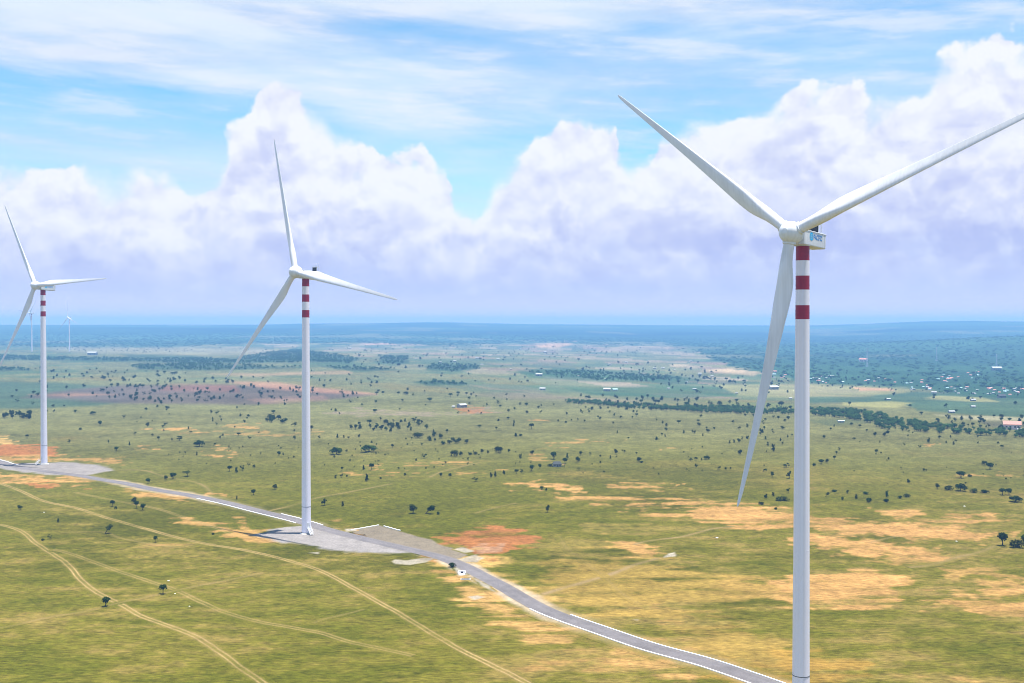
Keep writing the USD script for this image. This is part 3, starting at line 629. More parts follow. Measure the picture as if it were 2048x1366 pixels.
RUT_AMOUNT = [1.0]
def rut_color(X, Y, off):
    c = land_color(X, Y)
    wob = .7 * n2(X, Y, 11, 81, 3)
    patchy = np.clip(.80 + 1.1 * n2(X, Y, 18, 82, 4), .2, 1) * RUT_AMOUNT[0]
    rut = np.exp(-((np.abs(off + wob) - .75) / .27) ** 2) * patchy
    bed = (1 - sstep(np.abs(off) + 1.2 * n2(X, Y, 3, 83, 3), 1.0, 2.0)) * .48 * patchy
    col = np.array((.34, .235, .105)) * (1 + .5 * n2(X, Y, 4, 84, 3))[..., None]
    bedc = np.array((.21, .155, .05)) * (1 + .6 * n2(X, Y, 3, 85, 3))[..., None]
    c = c + (bedc - c) * np.clip(bed, 0, 1)[..., None]
    return np.clip(c + (col - c) * np.clip(rut, 0, 1)[..., None], .004, .8)

for k, pts in enumerate(RUTS):
    RUT_AMOUNT[0] = (.95, .48, .85, .50)[k]
    ribbon('dirt_track', smooth_line(pts, .7), np.linspace(-3.0, 3.0, 25), M['dirt'], .024 + .004 * k, rut_color)
for k, (pts, wid, amt) in enumerate(PATHS):
    def path_color(X, Y, off):
        c = land_color(X, Y)
        a = np.exp(-((off + .8 * wid * n2(X, Y, 7, 91, 3)) / wid) ** 2) * amt * np.clip(.62 + 1.3 * n2(X, Y, 14, 92, 3), .05, 1.0)
        col = np.array((.235, .165, .075)) * (1 + .4 * n2(X, Y, 3, 93, 3))[..., None]
        return np.clip(c + (col - c) * np.clip(a, 0, 1)[..., None], .004, .8)
    ribbon('footpath', smooth_line(pts, .9), np.linspace(-2.6 * wid, 2.6 * wid, 15), M['dirt'], .042 + .003 * k, path_color)

# ---------------------------------------------------------------- wind turbines
TILT = math.radians(5)
AX = np.array([0, -math.cos(TILT), math.sin(TILT)])
SIDE, UP = np.array([-1.0, 0, 0]), np.array([0, math.sin(TILT), math.cos(TILT)])
BLADE_R, OVERHANG = 60.93, 5.563

def revolve(profile, sections=40, along=None, at=(0, 0, 0)):
    """profile: (radius, height) pairs turned about +z, then laid along a direction."""
    p = np.array(profile, float)
    a = np.arange(sections) * 2 * np.pi / sections
    V = np.stack([p[:, None, 0] * np.cos(a), p[:, None, 0] * np.sin(a), np.broadcast_to(p[:, None, 1], (len(p), sections))], -1)
    f = grid_faces(len(p), sections, wrap=True)
    m = trimesh.Trimesh(V.reshape(-1, 3), f, process=False)
    if along is not None: m.apply_transform(trimesh.geometry.align_vectors([0, 0, 1], along))
    m.apply_translation(at)
    return m

def rounded_box(size, r, at=(0, 0, 0)):
    s = trimesh.creation.icosphere(1, r)
    c = np.array(size) / 2 - r
    pts = np.vstack([s.vertices + c * np.array(k) for k in np.ndindex(2, 2, 2) for k in [2 * np.array(k) - 1]])
    m = trimesh.Trimesh(pts).convex_hull
    m.apply_translation(at)
    return m

def blade_mesh(phi, bend, detail=1):
    rr = np.array([.020, .05, .08, .11, .14, .17, .20, .24, .28, .33, .40, .48, .56, .64, .72, .80, .87, .92, .955, .98, .993, 1.0])
    chord = np.interp(rr, [.02, .07, .10, .14, .18, .22, .28, .40, .55, .70, .85, .94, .975, .993, 1.0], [2.42, 2.42, 2.6, 3.15, 3.62, 3.75, 3.5, 2.85, 2.2, 1.70, 1.22, .92, .72, .48, .22])
    thick = np.interp(rr, [.02, .07, .14, .22, .35, .6, 1.0], [1.0, 1.0, .66, .40, .28, .20, .15])
    blend = sstep(rr, .07, .20)
    twist = np.radians(np.interp(rr, [0, .1, .2, .35, .6, .85, 1], [17, 17, 13, 8, 4, 1.5, 0]) + 3.0)
    n = 28
    th = np.arange(n) * 2 * np.pi / n
    xx = .5 * (1 - np.cos(th))                                         # 0 at the leading edge, 1 at the trailing edge
    yt = 5 * (.2969 * np.sqrt(xx) - .1260 * xx - .3516 * xx ** 2 + .2843 * xx ** 3 - .1036 * xx ** 4)
    sgn = np.where(th < np.pi, 1.0, -1.0)
    rd, tg = math.cos(phi) * UP + math.sin(phi) * SIDE, -math.sin(phi) * UP + math.cos(phi) * SIDE
    V = []
    for r, c, t, b, tw in zip(rr, chord, thick, blend, twist):
        ax_, ay = (xx - .32) * c, sgn * yt * t * c + .02 * c * np.sin(np.pi * xx)
        cx_, cy_ = -np.cos(th) * c / 2, np.sin(th) * c / 2
        u, v = cx_ * (1 - b) + ax_ * b, cy_ * (1 - b) + ay * b
        cu, cv = math.cos(tw), math.sin(tw)
        e_c, e_n = cu * tg - cv * AX, cv * tg + cu * AX                # leading edge towards the wind
        cen = rd * BLADE_R * r + AX * (math.tan(bend) * BLADE_R * r ** 2)
        V.append(cen + u[:, None] * e_c - v[:, None] * e_n)
    V = np.array(V)
    f = grid_faces(len(rr), n, wrap=True)
    tip = np.array([[(len(rr) - 1) * n, (len(rr) - 1) * n + k + 1, (len(rr) - 1) * n + k] for k in range(1, n - 1)])
    m = trimesh.Trimesh(V.reshape(-1, 3), np.vstack([f, tip]), process=False)
    if m.volume < 0: m.invert()
    return m

TOWER_R = lambda zz, H: 1.95 + (1.46 - 1.95) * zz / H

def turbine(name, label, base, psi, phi0, bends, H=110.0, group=None, stairs=None, size=1.0, far=False, writing=True):
    t = thing(name, label, 'wind turbine', base, -psi, group, scale=None if size == 1 else (size,) * 3)
    P = t.GetPath()
    cut = [0, H - 18.9, H - 15.8, H - 12.35, H - 9.25, H - 5.85, H - 2.7]
    names = ['tower', 'red_band', 'white_band', 'red_band', 'white_band', 'red_band']
    for k, nm in enumerate(names):
        a, b = cut[k], cut[k + 1]
        z = np.linspace(a, b, 2 if k else 24)
        proud = 0.004 if nm == 'red_band' else 0.0
        prof = [(TOWER_R(q, H) + proud, q) for q in z]
        prof = ([(0.02, a)] if k == 0 else [(prof[0][0] - .05, a)]) + prof + [(prof[-1][0] - .05, b)]
        obj(nm, revolve(prof, 56), M['red'] if nm == 'red_band' else M['tower'], P, smooth=40)
    hub = np.array([0, 0, H]) + np.array([0, AX[1], 0]) * OVERHANG
    nac = trimesh.util.concatenate([rounded_box((3.5, 10.6, 3.45), .28, (0, 2.7, -.92))])
    rot = trimesh.transformations.rotation_matrix(-math.radians(3.0), [1, 0, 0])
    def nacelle_place(m):
        m.apply_transform(rot); m.apply_translation([0, 0, H]); return m
    body = obj('nacelle', nacelle_place(nac), M['nacelle'], P, smooth=30)
    obj('yaw_ring', revolve([(1.3, H - 2.72), (1.62, H - 2.7), (1.66, H - 2.60), (1.5, H - 2.50)], 40), M['hub'], P, smooth=40)
    prof = [(0.02, 2.95), (.62, 2.93), (.70, 2.86), (.74, 2.80), (1.25, 2.58), (1.80, 2.10), (2.22, 1.35), (2.45, .45), (2.52, -.4), (2.46, -1.2), (2.25, -1.8), (1.9, -2.05), (.1, -2.1)][::-1]
    obj('spinner', revolve(prof, 44, AX, hub), M['hub'], P, smooth=50)
    for k in range(3):
        ph = phi0 + k * 2 * math.pi / 3
        rd = math.cos(ph) * UP + math.sin(ph) * SIDE
        bm = blade_mesh(ph, bends[k]); bm.apply_translation(hub)
        b = obj('blade', bm, M['blade'], P, smooth=40)
        if not far:
            cuff = revolve([(1.42, 1.55), (1.46, 1.7), (1.46, 2.5), (1.25, 2.6)], 36, rd, hub)
            obj('root_collar', cuff, M['hub'], b.GetPath(), smooth=35)
    # cooler and masts on the roof
    cool = rounded_box((2.3, .55, 1.75), .06, (0, 5.0, 1.72)); obj('cooler', nacelle_place(cool), M['cooler'], P, smooth=30)
    fr = []
    for sx in (-1.28, 1.28):
        for yy, hh in ((5.0, 2.05), (6.3, 2.05)):
            m = trimesh.creation.box([.14, .14, hh]); m.apply_translation([sx, yy, .80 + hh / 2]); fr.append(m)
        m = trimesh.creation.box([.14, 1.3, .14]); m.apply_translation([sx, 5.65, 2.75]); fr.append(m)
    for yy in (5.0, 6.3):
        m = trimesh.creation.box([2.6, .14, .14]); m.apply_translation([0, yy, 2.9]); fr.append(m)
    obj('cooler_frame', nacelle_place(trimesh.util.concatenate(fr)), M['steel'], P)
    ms = []
    for sx in (-.7, .6):
        m = trimesh.creation.cylinder(.05, 1.5, sections=8); m.apply_translation([sx, 6.3, 3.6]); ms.append(m)
        m = trimesh.creation.icosphere(1, .16); m.apply_translation([sx, 6.3, 4.4]); ms.append(m)
    obj('wind_sensor', nacelle_place(trimesh.util.concatenate(ms)), M['steel'], P)
    if far: return t
    # the roof rim and the panel seam of the nacelle
    rim = [rounded_box((3.62, 10.72, .16), .05, (0, 2.7, .62))]; obj('roof_edge', nacelle_place(trimesh.util.concatenate(rim)), M['nacelle'], body.GetPath(), smooth=30)
    obj('seam', nacelle_place(trimesh.util.concatenate([trimesh.creation.box([3.53, .035, 3.0])]).apply_translation([0, 7.0, -.95])), M['dark'], body.GetPath())
    if writing:
        def face(m, along, up_):
            """Lettering that reads along the nacelle's right flank, from the rotor to the rear."""
            T = np.eye(4); T[:3, 0], T[:3, 1], T[:3, 2] = (0, 1, 0), (0, 0, 1), (1, 0, 0)
            m.apply_transform(T); m.apply_translation([1.755, along, up_]); return nacelle_place(m)
        tx = meshkit.text_mesh('PACIFIC', 1.10, .02, True); w = tx.bounds[1, 0] - tx.bounds[0, 0]
        tx.apply_scale([4.1 / w, 1, 1]); tx.apply_translation([-tx.bounds[0, 0], 0, 0])
        obj('lettering', face(tx, 1.85, -1.02), M['blue'], body.GetPath())
        ring = []
        from shapely.geometry import Point, Polygon, box as sbox
        disc = Point(0, 0).buffer(.92, 32)
        xs = np.linspace(-1.0, 1.0, 40)
        for y0 in (-.36, 0.0, .36):
            wv = Polygon(list(zip(xs, y0 + .12 * np.sin(xs * 5.2) + .075)) + list(zip(xs[::-1], y0 + .12 * np.sin(xs[::-1] * 5.2) - .075)))
            disc = disc.difference(wv)
        for gpoly in getattr(disc, 'geoms', [disc]): ring.append(trimesh.creation.extrude_polygon(gpoly, .02, engine='earcut'))
        obj('emblem', face(trimesh.util.concatenate(ring), 0.75, -.50), M['cyan'], body.GetPath())
    # dark joint, footing, door and stair
    zj = .1045 * H
    obj('joint_ring', revolve([(TOWER_R(zj, H) - .05, zj - .09), (TOWER_R(zj, H) + .035, zj - .07), (TOWER_R(zj, H) + .035, zj + .07), (TOWER_R(zj, H) - .05, zj + .09)], 56), M['dark'], P, smooth=30)
    for z2 in (.36 * H, .62 * H):
        obj('weld_ring', revolve([(TOWER_R(z2, H) - .05, z2 - .04), (TOWER_R(z2, H) + .012, z2 - .03), (TOWER_R(z2, H) + .012, z2 + .03), (TOWER_R(z2, H) - .05, z2 + .04)], 56), M['tower'], P, smooth=30)
    obj('footing', revolve([(2.0, .42), (2.25, .40), (2.7, .2), (2.75, -.6)][::-1], 48), M['concrete'], P, smooth=35)
    obj('base_flange', revolve([(1.9, .40), (2.16, .42), (2.18, .58), (1.9, .62)], 48), M['dark'], P, smooth=30)
    ang = math.atan2(stairs[1], stairs[0]) + psi                        # stairs: heading in the world; this is in the turbine's frame
    R = trimesh.transformations.rotation_matrix(ang, [0, 0, 1])
    def st(nm, ms, mat, parent=P):
        m = trimesh.util.concatenate(ms); m.apply_transform(R); return obj(nm, m, M[mat], parent)
    bx = lambda s, at: trimesh.creation.box(s).apply_translation(at)
    door = st('door', [rounded_box((.18, 1.1, 2.3), .05, (1.93, 0, 3.75))], 'steel')
    st('handle', [bx((.08, .08, .3), (2.06, .38, 3.7))], 'dark', door.GetPath())
    sw, top, run = 1.25, 2.55, 2.5
    def incline(y, w, hgt, lift):
        L = math.hypot(run, top - .3)
        m = trimesh.creation.box([L, w, hgt]); m.apply_transform(trimesh.transformations.rotation_matrix(math.atan2(top - .3, run), [0, 1, 0]))
        return m.apply_translation([3.0 + run / 2, y, (top + .3) / 2 + lift])
    st('stringer', [incline(sw / 2, .1, .34, -.1)], 'kerb'); st('stringer', [incline(-sw / 2, .1, .34, -.1)], 'kerb')
    st('handrail', [incline(sw / 2, .09, .10, 1.0)] + [bx((.07, .07, 1.1), (3.0 + run * q, sw / 2, top + (.3 - top) * q + .5)) for q in (.02, .5, .98)], 'kerb')
    st('handrail', [incline(-sw / 2, .09, .10, 1.0)] + [bx((.07, .07, 1.1), (3.0 + run * q, -sw / 2, top + (.3 - top) * q + .5)) for q in (.02, .5, .98)], 'kerb')
    st('landing', [bx((1.15, sw + .1, .1), (2.5, 0, top + .02))], 'steel')
    for q in range(9):
        f_ = (q + .5) / 9
        st('tread', [bx((.27, sw - .12, .05), (3.0 + run * f_, 0, top + (.3 - top) * f_))], 'steel')
    return t

def bends_of(c, *k): return [c + x for x in k]
D = math.radians
turbine('wind_turbine', 'large white wind turbine nearest the camera at the right with blue lettering on its nacelle', (64.7, 243.3, -1.905), D(41.77), D(52.457), bends_of(.01175, .006, .046, -.017), stairs=(-.5, -.8))
turbine('wind_turbine', 'white wind turbine with red bands standing on the gravel pad left of the picture centre', (-86.7, 459.0, -.096), D(37.45), D(18.06), bends_of(.01175, -.009, -.015, -.004), stairs=(.58, -.81))
turbine('wind_turbine', 'white wind turbine with red bands at the left edge beside the orange earth', (-288.9, 672.9, 2.0), D(27.37), D(32.79), bends_of(.01175, -.013, .017, -.009), stairs=(-.62, -.78))
for px_, py_, hy, psi_, ph_, lab in ((63.5, 703, 626, 36, -38, 'tiny distant wind turbine seen just left of the leftmost tower'), (139, 703, 635, 36, 10, 'tiny distant wind turbine standing clear just right of the leftmost tower')):
    w = W(px_, py_)
    turbine('distant_wind_turbine', lab, w, D(psi_), D(ph_), (0, 0, 0), far=True, size=(py_ - hy) / F * w[1] / 110.0)
# ---------------------------------------------------------------- trees
def limb(a, b, ra, rb, n=6):
    a, b = np.array(a, float), np.array(b, float)
    m = revolve([(ra, 0), (rb, np.linalg.norm(b - a))], n, b - a)
    m.apply_translation(a); return m

def foliage(clumps, count, size, rng, flat=1.0):
    """Leaf clumps: small bent faces scattered through the outer part of each lobe."""
    w = np.array([c[3] * c[4] for c in clumps]); w = w / w.sum()
    V, Fc = [], []
    for _ in range(count):
        c = clumps[rng.choice(len(clumps), p=w)]
        d = rng.normal(size=3); d /= np.linalg.norm(d)
        if d[2] < -.45 and rng.random() < .6: d[2] = -d[2]
        r = .55 + .5 * rng.random() ** .7
        p = np.array(c[:3]) + d * r * np.array([c[3], c[3], c[4]])
        nrm = d * .7 + rng.normal(size=3) * .55 + [0, 0, .35]; nrm /= np.linalg.norm(nrm)
        t = np.cross(nrm, rng.normal(size=3)); t /= np.linalg.norm(t); b = np.cross(nrm, t)
        s = size * (.6 + .9 * rng.random())
        k = len(V)
        V += [p + t * s, p + b * s * .8 + nrm * s * .25, p - t * s * .9, p - b * s * .75 - nrm * s * .1]
        Fc += [[k, k + 1, k + 2], [k, k + 2, k + 3]]
    return trimesh.Trimesh(np.array(V), np.array(Fc), process=False)

def tree_class(name, kind, seed, leaf):
    """A tree one metre tall and one metre across, to be scaled; returns the prototype's path."""
    rng = np.random.default_rng(seed)
    C, L = [], []
    if kind == 'round':
        for k in range(9): a = rng.random() * 6.3; q = rng.random() ** .6; C.append((.27 * q * math.cos(a), .27 * q * math.sin(a), .66 + rng.normal() * .10, .21 + .05 * rng.random(), .18))
        L += [limb((0, 0, -.04), (.02, .01, .42), .05, .034)] + [limb((.02, .01, .40), (C[k][0], C[k][1], C[k][2]), .03, .012, 5) for k in range(4)]; n, s = 520, .062
    elif kind == 'dome':
        for k in range(16): a = rng.random() * 6.3; q = rng.random() ** .55; C.append((.38 * q * math.cos(a), .38 * q * math.sin(a), .62 - .26 * q * q + rng.normal() * .04, .15 + .04 * rng.random(), .22))
        L += [limb((0, 0, -.05), (0, 0, .4), .035, .028)] + [limb((0, 0, .3), (C[k][0], C[k][1], C[k][2]), .02, .008, 5) for k in range(6)]; n, s = 900, .050
    elif kind == 'umbrella':
        for k in range(10): a = rng.random() * 6.3; q = rng.random() ** .5; C.append((.38 * q * math.cos(a), .38 * q * math.sin(a), .80 - .10 * q + rng.normal() * .04, .14, .12))
        L += [limb((0, 0, -.04), (.03, 0, .5), .03, .022)] + [limb((.03, 0, .48), (C[k][0], C[k][1], C[k][2]), .016, .006, 5) for k in range(7)]; n, s = 420, .050
    elif kind == 'slim':
        for k in range(8): q = k / 7; C.append((rng.normal() * .12, rng.normal() * .12, .22 + .70 * q, .30 * (1 - .55 * q), .14))
        L += [limb((0, 0, -.04), (.03, .02, .7), .06, .02)]; n, s = 360, .075
    elif kind == 'sparse':
        for k in range(6): a = rng.random() * 6.3; C.append((.34 * math.cos(a) * rng.random() ** .4, .34 * math.sin(a), .62 + rng.normal() * .16, .13 + .06 * rng.random(), .12))
        L += [limb((0, 0, -.04), (-.03, .02, .38), .045, .03)] + [limb((-.03, .02, .36), (c[0], c[1], c[2]), .026, .01, 5) for c in C]; n, s = 300, .058
    elif kind == 'lean':
        for k in range(8): q = rng.random(); C.append((.12 + .20 * q + rng.normal() * .08, rng.normal() * .16, .52 + .34 * q, .19, .17))
        L += [limb((-.28, 0, -.04), (.05, 0, .5), .045, .03), limb((.02, 0, .45), (.25, 0, .75), .025, .01), limb((-.05, 0, .34), (-.1, .1, .55), .02, .01)]; n, s = 460, .062
    else:                                                              # bush
        for k in range(9): a = rng.random() * 6.3; q = rng.random() ** .6; C.append((.34 * q * math.cos(a), .34 * q * math.sin(a), .42 - .12 * q, .17 + .05 * rng.random(), .36))
        L += [limb((.06 * k - .09, 0, -.05), (C[k][0] * .7, C[k][1] * .7, .45), .03, .012, 5) for k in range(4)]; n, s = 420, .062
    path = f'/World/{name}'
    stage.CreateClassPrim(path)
    lm = foliage(C, n, s, rng)
    lm.vertices[:, 2] = np.maximum(lm.vertices[:, 2], .03)
    hi = lm.vertices.max(0); lo = lm.vertices.min(0)
    sc = np.array([1 / (hi[0] - lo[0]), 1 / (hi[1] - lo[1]), 1 / hi[2]])
    tm = trimesh.util.concatenate(L)
    for m in (lm, tm): m.vertices[:] = m.vertices * sc
    usdkit.mesh(stage, f'{path}/crown', lm, leaf)
    usdkit.mesh(stage, f'{path}/trunk', tm, M['bark'], smooth=True)
    return path

KINDS = {}
for kind in ('round', 'dome', 'umbrella', 'slim', 'sparse', 'lean', 'bush'):
    KINDS[kind] = [tree_class(f'{kind}_tree_{w}_model', kind, 100 + 10 * i + 3 * len(kind), M[lf]) for i, (w, lf) in enumerate((('dark', 'leaf_a'), ('mid', 'leaf_b'), ('olive', 'leaf_c')))]

# single trees: foot (x, y), height, width, habit
TREES = '''40,1020,11,11,r 116,1045,9,6,s 100,1078,10,10,p 85,1081,4,8,b 215,1067,19,15,l 311,1086,15,9,r 225,1013,13,11,r 232,1018,6,6,b 268,1008,14,11,r 273,1017,16,10,r 285,1020,13,12,r
296,968,12,10,r 332,960,10,9,r 346,958,13,14,r 375,953,12,19,u 459,943,12,11,r 472,945,11,7,s 484,942,12,10,p 497,932,7,7,p 508,936,7,7,r 399,893,15,27,d 232,902,10,11,r 317,881,10,8,r 359,881,11,14,p 344,881,6,4,s 259,891,9,5,s 217,885,6,4,s 139,886,8,8,p 54,876,8,8,r 441,878,8,6,p 477,872,8,10,r 499,878,7,9,p 382,867,6,7,u 428,891,6,7,l 394,911,9,4,s 507,990,12,10,r 474,999,8,4,s 326,1188,20,17,r 211,1213,20,17,r 426,1069,4,7,b
673,909,17,30,d 738,904,17,38,d 693,904,6,6,r 785,896,9,8,r 771,912,6,5,p 848,916,10,14,p 909,912,14,20,d 922,912,11,9,d 940,910,6,9,b 951,909,7,10,b 964,907,11,8,r 976,908,9,6,r 997,906,16,20,d 1018,906,9,7,r 1041,917,11,8,s 1064,909,10,11,r 558,912,11,9,r 589,879,9,8,r 638,878,8,7,p 675,876,10,6,s 688,876,7,5,s 697,878,6,6,r 718,876,9,6,r 727,940,10,6,s 743,940,14,11,r 684,942,9,6,r 683,955,8,7,p 694,954,5,4,b 671,957,8,5,s 734,963,16,8,s 810,951,6,6,b 761,958,4,5,b 550,979,11,11,r 649,1011,14,12,p 685,1013,11,6,s 826,1027,20,18,r 857,1028,18,18,l 876,1029,6,7,b 882,955,10,6,r 900,957,11,7,r 950,963,10,13,p 982,955,11,6,s 991,954,13,6,s 1009,949,7,5,s 1033,948,10,9,r 1043,946,8,8,p 1063,942,13,11,r 1080,938,11,8,r 1095,1025,16,9,r 1083,980,8,10,r 1093,981,6,5,s
1108,919,18,16,r 1100,933,6,10,b 1130,927,13,12,r 1134,917,13,6,s 1156,924,13,12,d 1161,911,10,8,r 1180,911,8,7,p 1201,913,4,5,b 1221,918,9,4,s 1232,909,13,9,r 1249,906,7,6,r 1201,926,5,5,b 1278,924,12,12,r 1284,926,5,9,b 1381,922,8,10,p 1392,921,8,9,r 1413,919,9,16,d 1403,921,6,4,s 1392,936,9,6,r 1437,939,7,8,l 1451,939,5,5,b 1368,867,8,5,s 1257,879,6,5,r 1324,871,6,7,r 1235,866,6,4,s 1459,887,8,5,s 1468,886,9,5,s 1478,886,11,9,r 1480,910,13,11,r 1503,906,10,8,l 1536,892,10,6,s 1547,903,18,9,s 1528,944,7,9,l 1544,950,7,7,r 1532,996,9,8,s 1523,1009,6,12,b 1552,1019,5,7,b 1031,873,9,6,s 1041,872,5,9,b 1008,947,7,5,s
1566,1001,9,28,b 1577,986,10,9,p 1547,992,8,7,s 1579,957,15,12,p 1545,954,8,7,r 1573,935,9,14,p 1628,932,6,7,b 1642,928,11,13,r 1654,926,10,9,r 1669,919,9,7,r 1673,909,8,5,r 1679,901,7,8,p 1753,907,10,8,r 1762,907,4,4,b 1777,919,6,5,s 1848,943,7,6,r 1969,930,10,13,d 1980,939,14,15,r 1922,956,14,19,r 1939,954,6,9,b 1816,966,9,7,s 1875,978,12,9,r 1898,980,10,18,b 1921,982,16,26,d 1948,985,9,16,b 1968,986,7,18,b 2005,990,14,16,r 2018,990,14,13,r 2031,1004,13,27,d 1653,994,10,8,l 1668,983,4,12,b 1695,987,8,6,r 1685,1000,7,5,b 1713,998,10,7,s 1730,988,5,13,b 1738,1004,9,11,b 1773,994,13,8,s 1773,1004,7,12,b 1801,997,6,10,b 1814,994,7,15,b 2005,1091,27,20,r 2034,1095,17,28,b 2052,1088,20,18,b 1858,886,13,7,s 1907,890,9,5,s 1750,873,11,9,r 1772,871,12,11,l 1565,889,7,5,r 1561,882,7,5,s
750,825,8,11,r 860,803,9,12,r 766,789,8,7,r 812,789,7,13,d 797,789,7,7,r 901,794,9,10,r 648,776,9,7,r 836,849,9,9,r 853,858,11,10,r 1063,858,13,13,r 1027,853,9,5,s 993,860,8,6,r 959,856,7,9,r 836,876,13,24,d 882,877,12,10,r 894,866,9,8,r 885,889,8,12,b 899,888,10,13,r 912,887,9,12,r 933,887,10,10,r 1032,873,8,6,s 867,866,9,5,s 200,852,12,9,r 295,854,11,9,r 186,829,8,14,d 150,826,7,8,r 248,837,8,8,p 161,860,6,7,b 334,818,7,10,r 547,827,8,10,r 481,833,7,6,s 590,852,9,9,r 489,846,8,6,r 623,862,13,8,r 422,826,8,5,s 903,1134,9,17,b'''
HABIT = {'r': 'round', 'd': 'dome', 'u': 'umbrella', 's': 'slim', 'p': 'sparse', 'l': 'lean', 'b': 'bush'}
LOOK = {'round': 'round dark tree', 'dome': 'wide domed dark tree', 'umbrella': 'flat-topped spreading tree', 'slim': 'slim upright tree', 'sparse': 'open sparse tree', 'lean': 'leaning lopsided tree', 'bush': 'low green bush'}
MARKS = [(87, 928, 'the leftmost turbine foot'), (611, 1068, 'the middle turbine foot'), (1604, 1010, 'the nearest turbine tower'), (985, 1090, 'the red earth patch'), (1114, 928, 'the small dark-roofed farmhouse'), (1475, 1010, "the nearest turbine's low blade tip"), (2040, 1000, 'the right picture edge'), (735, 860, 'the grove behind the middle turbine'), (923, 812, 'the lone white-roofed farm building'), (399, 893, 'the wide tree near the leftmost turbine'), (250, 1200, 'the crossing tracks at lower left'), (360, 790, 'the burnt purple field')]
NTH = ['first', 'second', 'third', 'fourth', 'fifth', 'sixth', 'seventh', 'eighth', 'ninth', 'tenth', 'eleventh', 'twelfth', 'thirteenth', 'fourteenth', 'fifteenth', 'sixteenth', 'seventeenth', 'eighteenth', 'nineteenth', 'twentieth']
ORD = ['nearest'] + [n + '-nearest' for n in NTH[1:]]
items = []
for tok in TREES.split():
    a = tok.split(',')
    items.append((float(a[0]), float(a[1]), float(a[2]), float(a[3]), HABIT[a[4]]))
order = {}
for i, (x, y, h, w, k) in enumerate(items):
    j = min(range(len(MARKS)), key=lambda q: math.hypot(x - MARKS[q][0], 2.2 * (y - MARKS[q][1])) if math.hypot(x - MARKS[q][0], y - MARKS[q][1]) > 4 else 1e9)
    dx, dy = x - MARKS[j][0], 2.2 * (y - MARKS[j][1])
    sd = ('right of' if dx > 0 else 'left of') if abs(dx) > abs(dy) else ('in front of' if dy > 0 else 'beyond')
    order.setdefault((j, sd, k), []).append((math.hypot(dx, dy), i))
label_of = {}
for (j, sd, k), lst in order.items():
    for n, (_, i) in enumerate(sorted(lst)):
        label_of[i] = f'{LOOK[k]} {sd} {MARKS[j][2]}' if len(lst) == 1 else f'{LOOK[k]}, {ORD[n]} such one {sd} {MARKS[j][2]}'

def put_tree(p, h, w, kind, label, group, which=None):
    m = p[1] / F
    q = RNG.integers(0, 3) if which is None else which
    name = 'bush' if kind == 'bush' else 'tree'
    return thing(name, label, name, p, RNG.random() * 6.28 if kind != 'lean' else RNG.normal() * .2, group, scale=(w * m, w * m, h * m), ref=KINDS[kind][q])

spots = W([q[0] for q in items], [q[1] for q in items])
for i, (x, y, h, w, k) in enumerate(items):
    put_tree(spots[i], h * (1.0 if y > 930 else .9), w * (1.0 if y > 930 else .9), k, label_of[i], 'single trees and bushes on the plain')

def inside(poly, n, rng):
    """n points spread over a polygon."""
    p = np.array(poly, float); out = []
    while len(out) < n:
        c = p.min(0) + rng.random((400, 2)) * (p.max(0) - p.min(0))
        out += list(c[poly_distance(c[:, 0], c[:, 1], p) > 0])
    return np.array(out[:n])

def ranked(q, n_ranks):
    """Splits points into ranks from front to back and says which one each is from the left."""
    by = np.argsort(-q[:, 1]); out = {}
    for r, part in enumerate(np.array_split(by, n_ranks)):
        for k, i in enumerate(part[np.argsort(q[part, 0])]): out[int(i)] = (r, k)
    return out
RANKS = {1: [''], 2: [' front rank', ' back rank'], 3: [' front rank', ' middle rank', ' back rank']}

ZONES = [([(-5, 836), (20, 828), (62, 832), (62, 840), (0, 842)], 14, (8, 13), 'small dark tree', 'in the tree row at the left picture edge', 'trees of the row at the left edge', 1),
         ([(690, 848), (760, 840), (846, 846), (842, 860), (760, 866), (690, 862)], 34, (7, 11), 'small tree', 'of the grove behind the middle turbine', 'trees of the grove behind the middle turbine', 3),
         ([(528, 838), (575, 834), (575, 848), (536, 849)], 11, (8, 12), 'small dark tree', 'in the clump left of the middle tower', 'trees of the clump left of the middle tower', 1),
         ([(860, 868), (925, 884), (900, 890), (836, 880)], 8, (7, 10), 'small tree', 'in the line below the middle grove', 'trees of the line below the grove', 1)]
zr = np.random.default_rng(21)
for poly, n, hh, what, where, grp, nr in ZONES:
    q = inside(poly, n, zr); p = W(q[:, 0], q[:, 1]); rk = ranked(q, nr)
    for i in range(n):
        h = zr.uniform(*hh); r, k = rk[i]
        put_tree(p[i], h, h * zr.uniform(.6, 1.15), zr.choice(['round', 'round', 'sparse', 'slim', 'dome']), f'{what}, {NTH[k]} from left{RANKS[nr][r] and " of the" + RANKS[nr][r]} {where}', grp)

# small and far trees and the woods: too many to tell apart
def scatter(name, pts, heights, widths, models, kind='stuff', label=None, cat=None):
    pi = UsdGeom.PointInstancer.Define(stage, numbered('/World', name))
    targets = []
    for k, mod in enumerate(models):
        pr = UsdGeom.Xform.Define(stage, f'{pi.GetPath()}/tree_model_{k:03d}')
        pr.GetPrim().GetReferences().AddInternalReference(mod)
        targets.append(pr.GetPath())
    pi.CreatePrototypesRel().SetTargets(targets)
    n = len(pts)
    pi.CreateProtoIndicesAttr(Vt.IntArray.FromNumpy(zr.integers(0, len(models), n).astype(np.int32)))
    pi.CreatePositionsAttr(Vt.Vec3fArray.FromNumpy(np.asarray(pts, np.float32)))
    pi.CreateScalesAttr(Vt.Vec3fArray.FromNumpy(np.stack([widths, widths, heights], -1).astype(np.float32)))
    a = zr.random(n) * np.pi
    pi.CreateOrientationsAttr(Vt.QuathArray([Gf.Quath(float(math.cos(q)), 0.0, 0.0, float(math.sin(q))) for q in a]))
    return tag(pi, label, cat, None, kind)

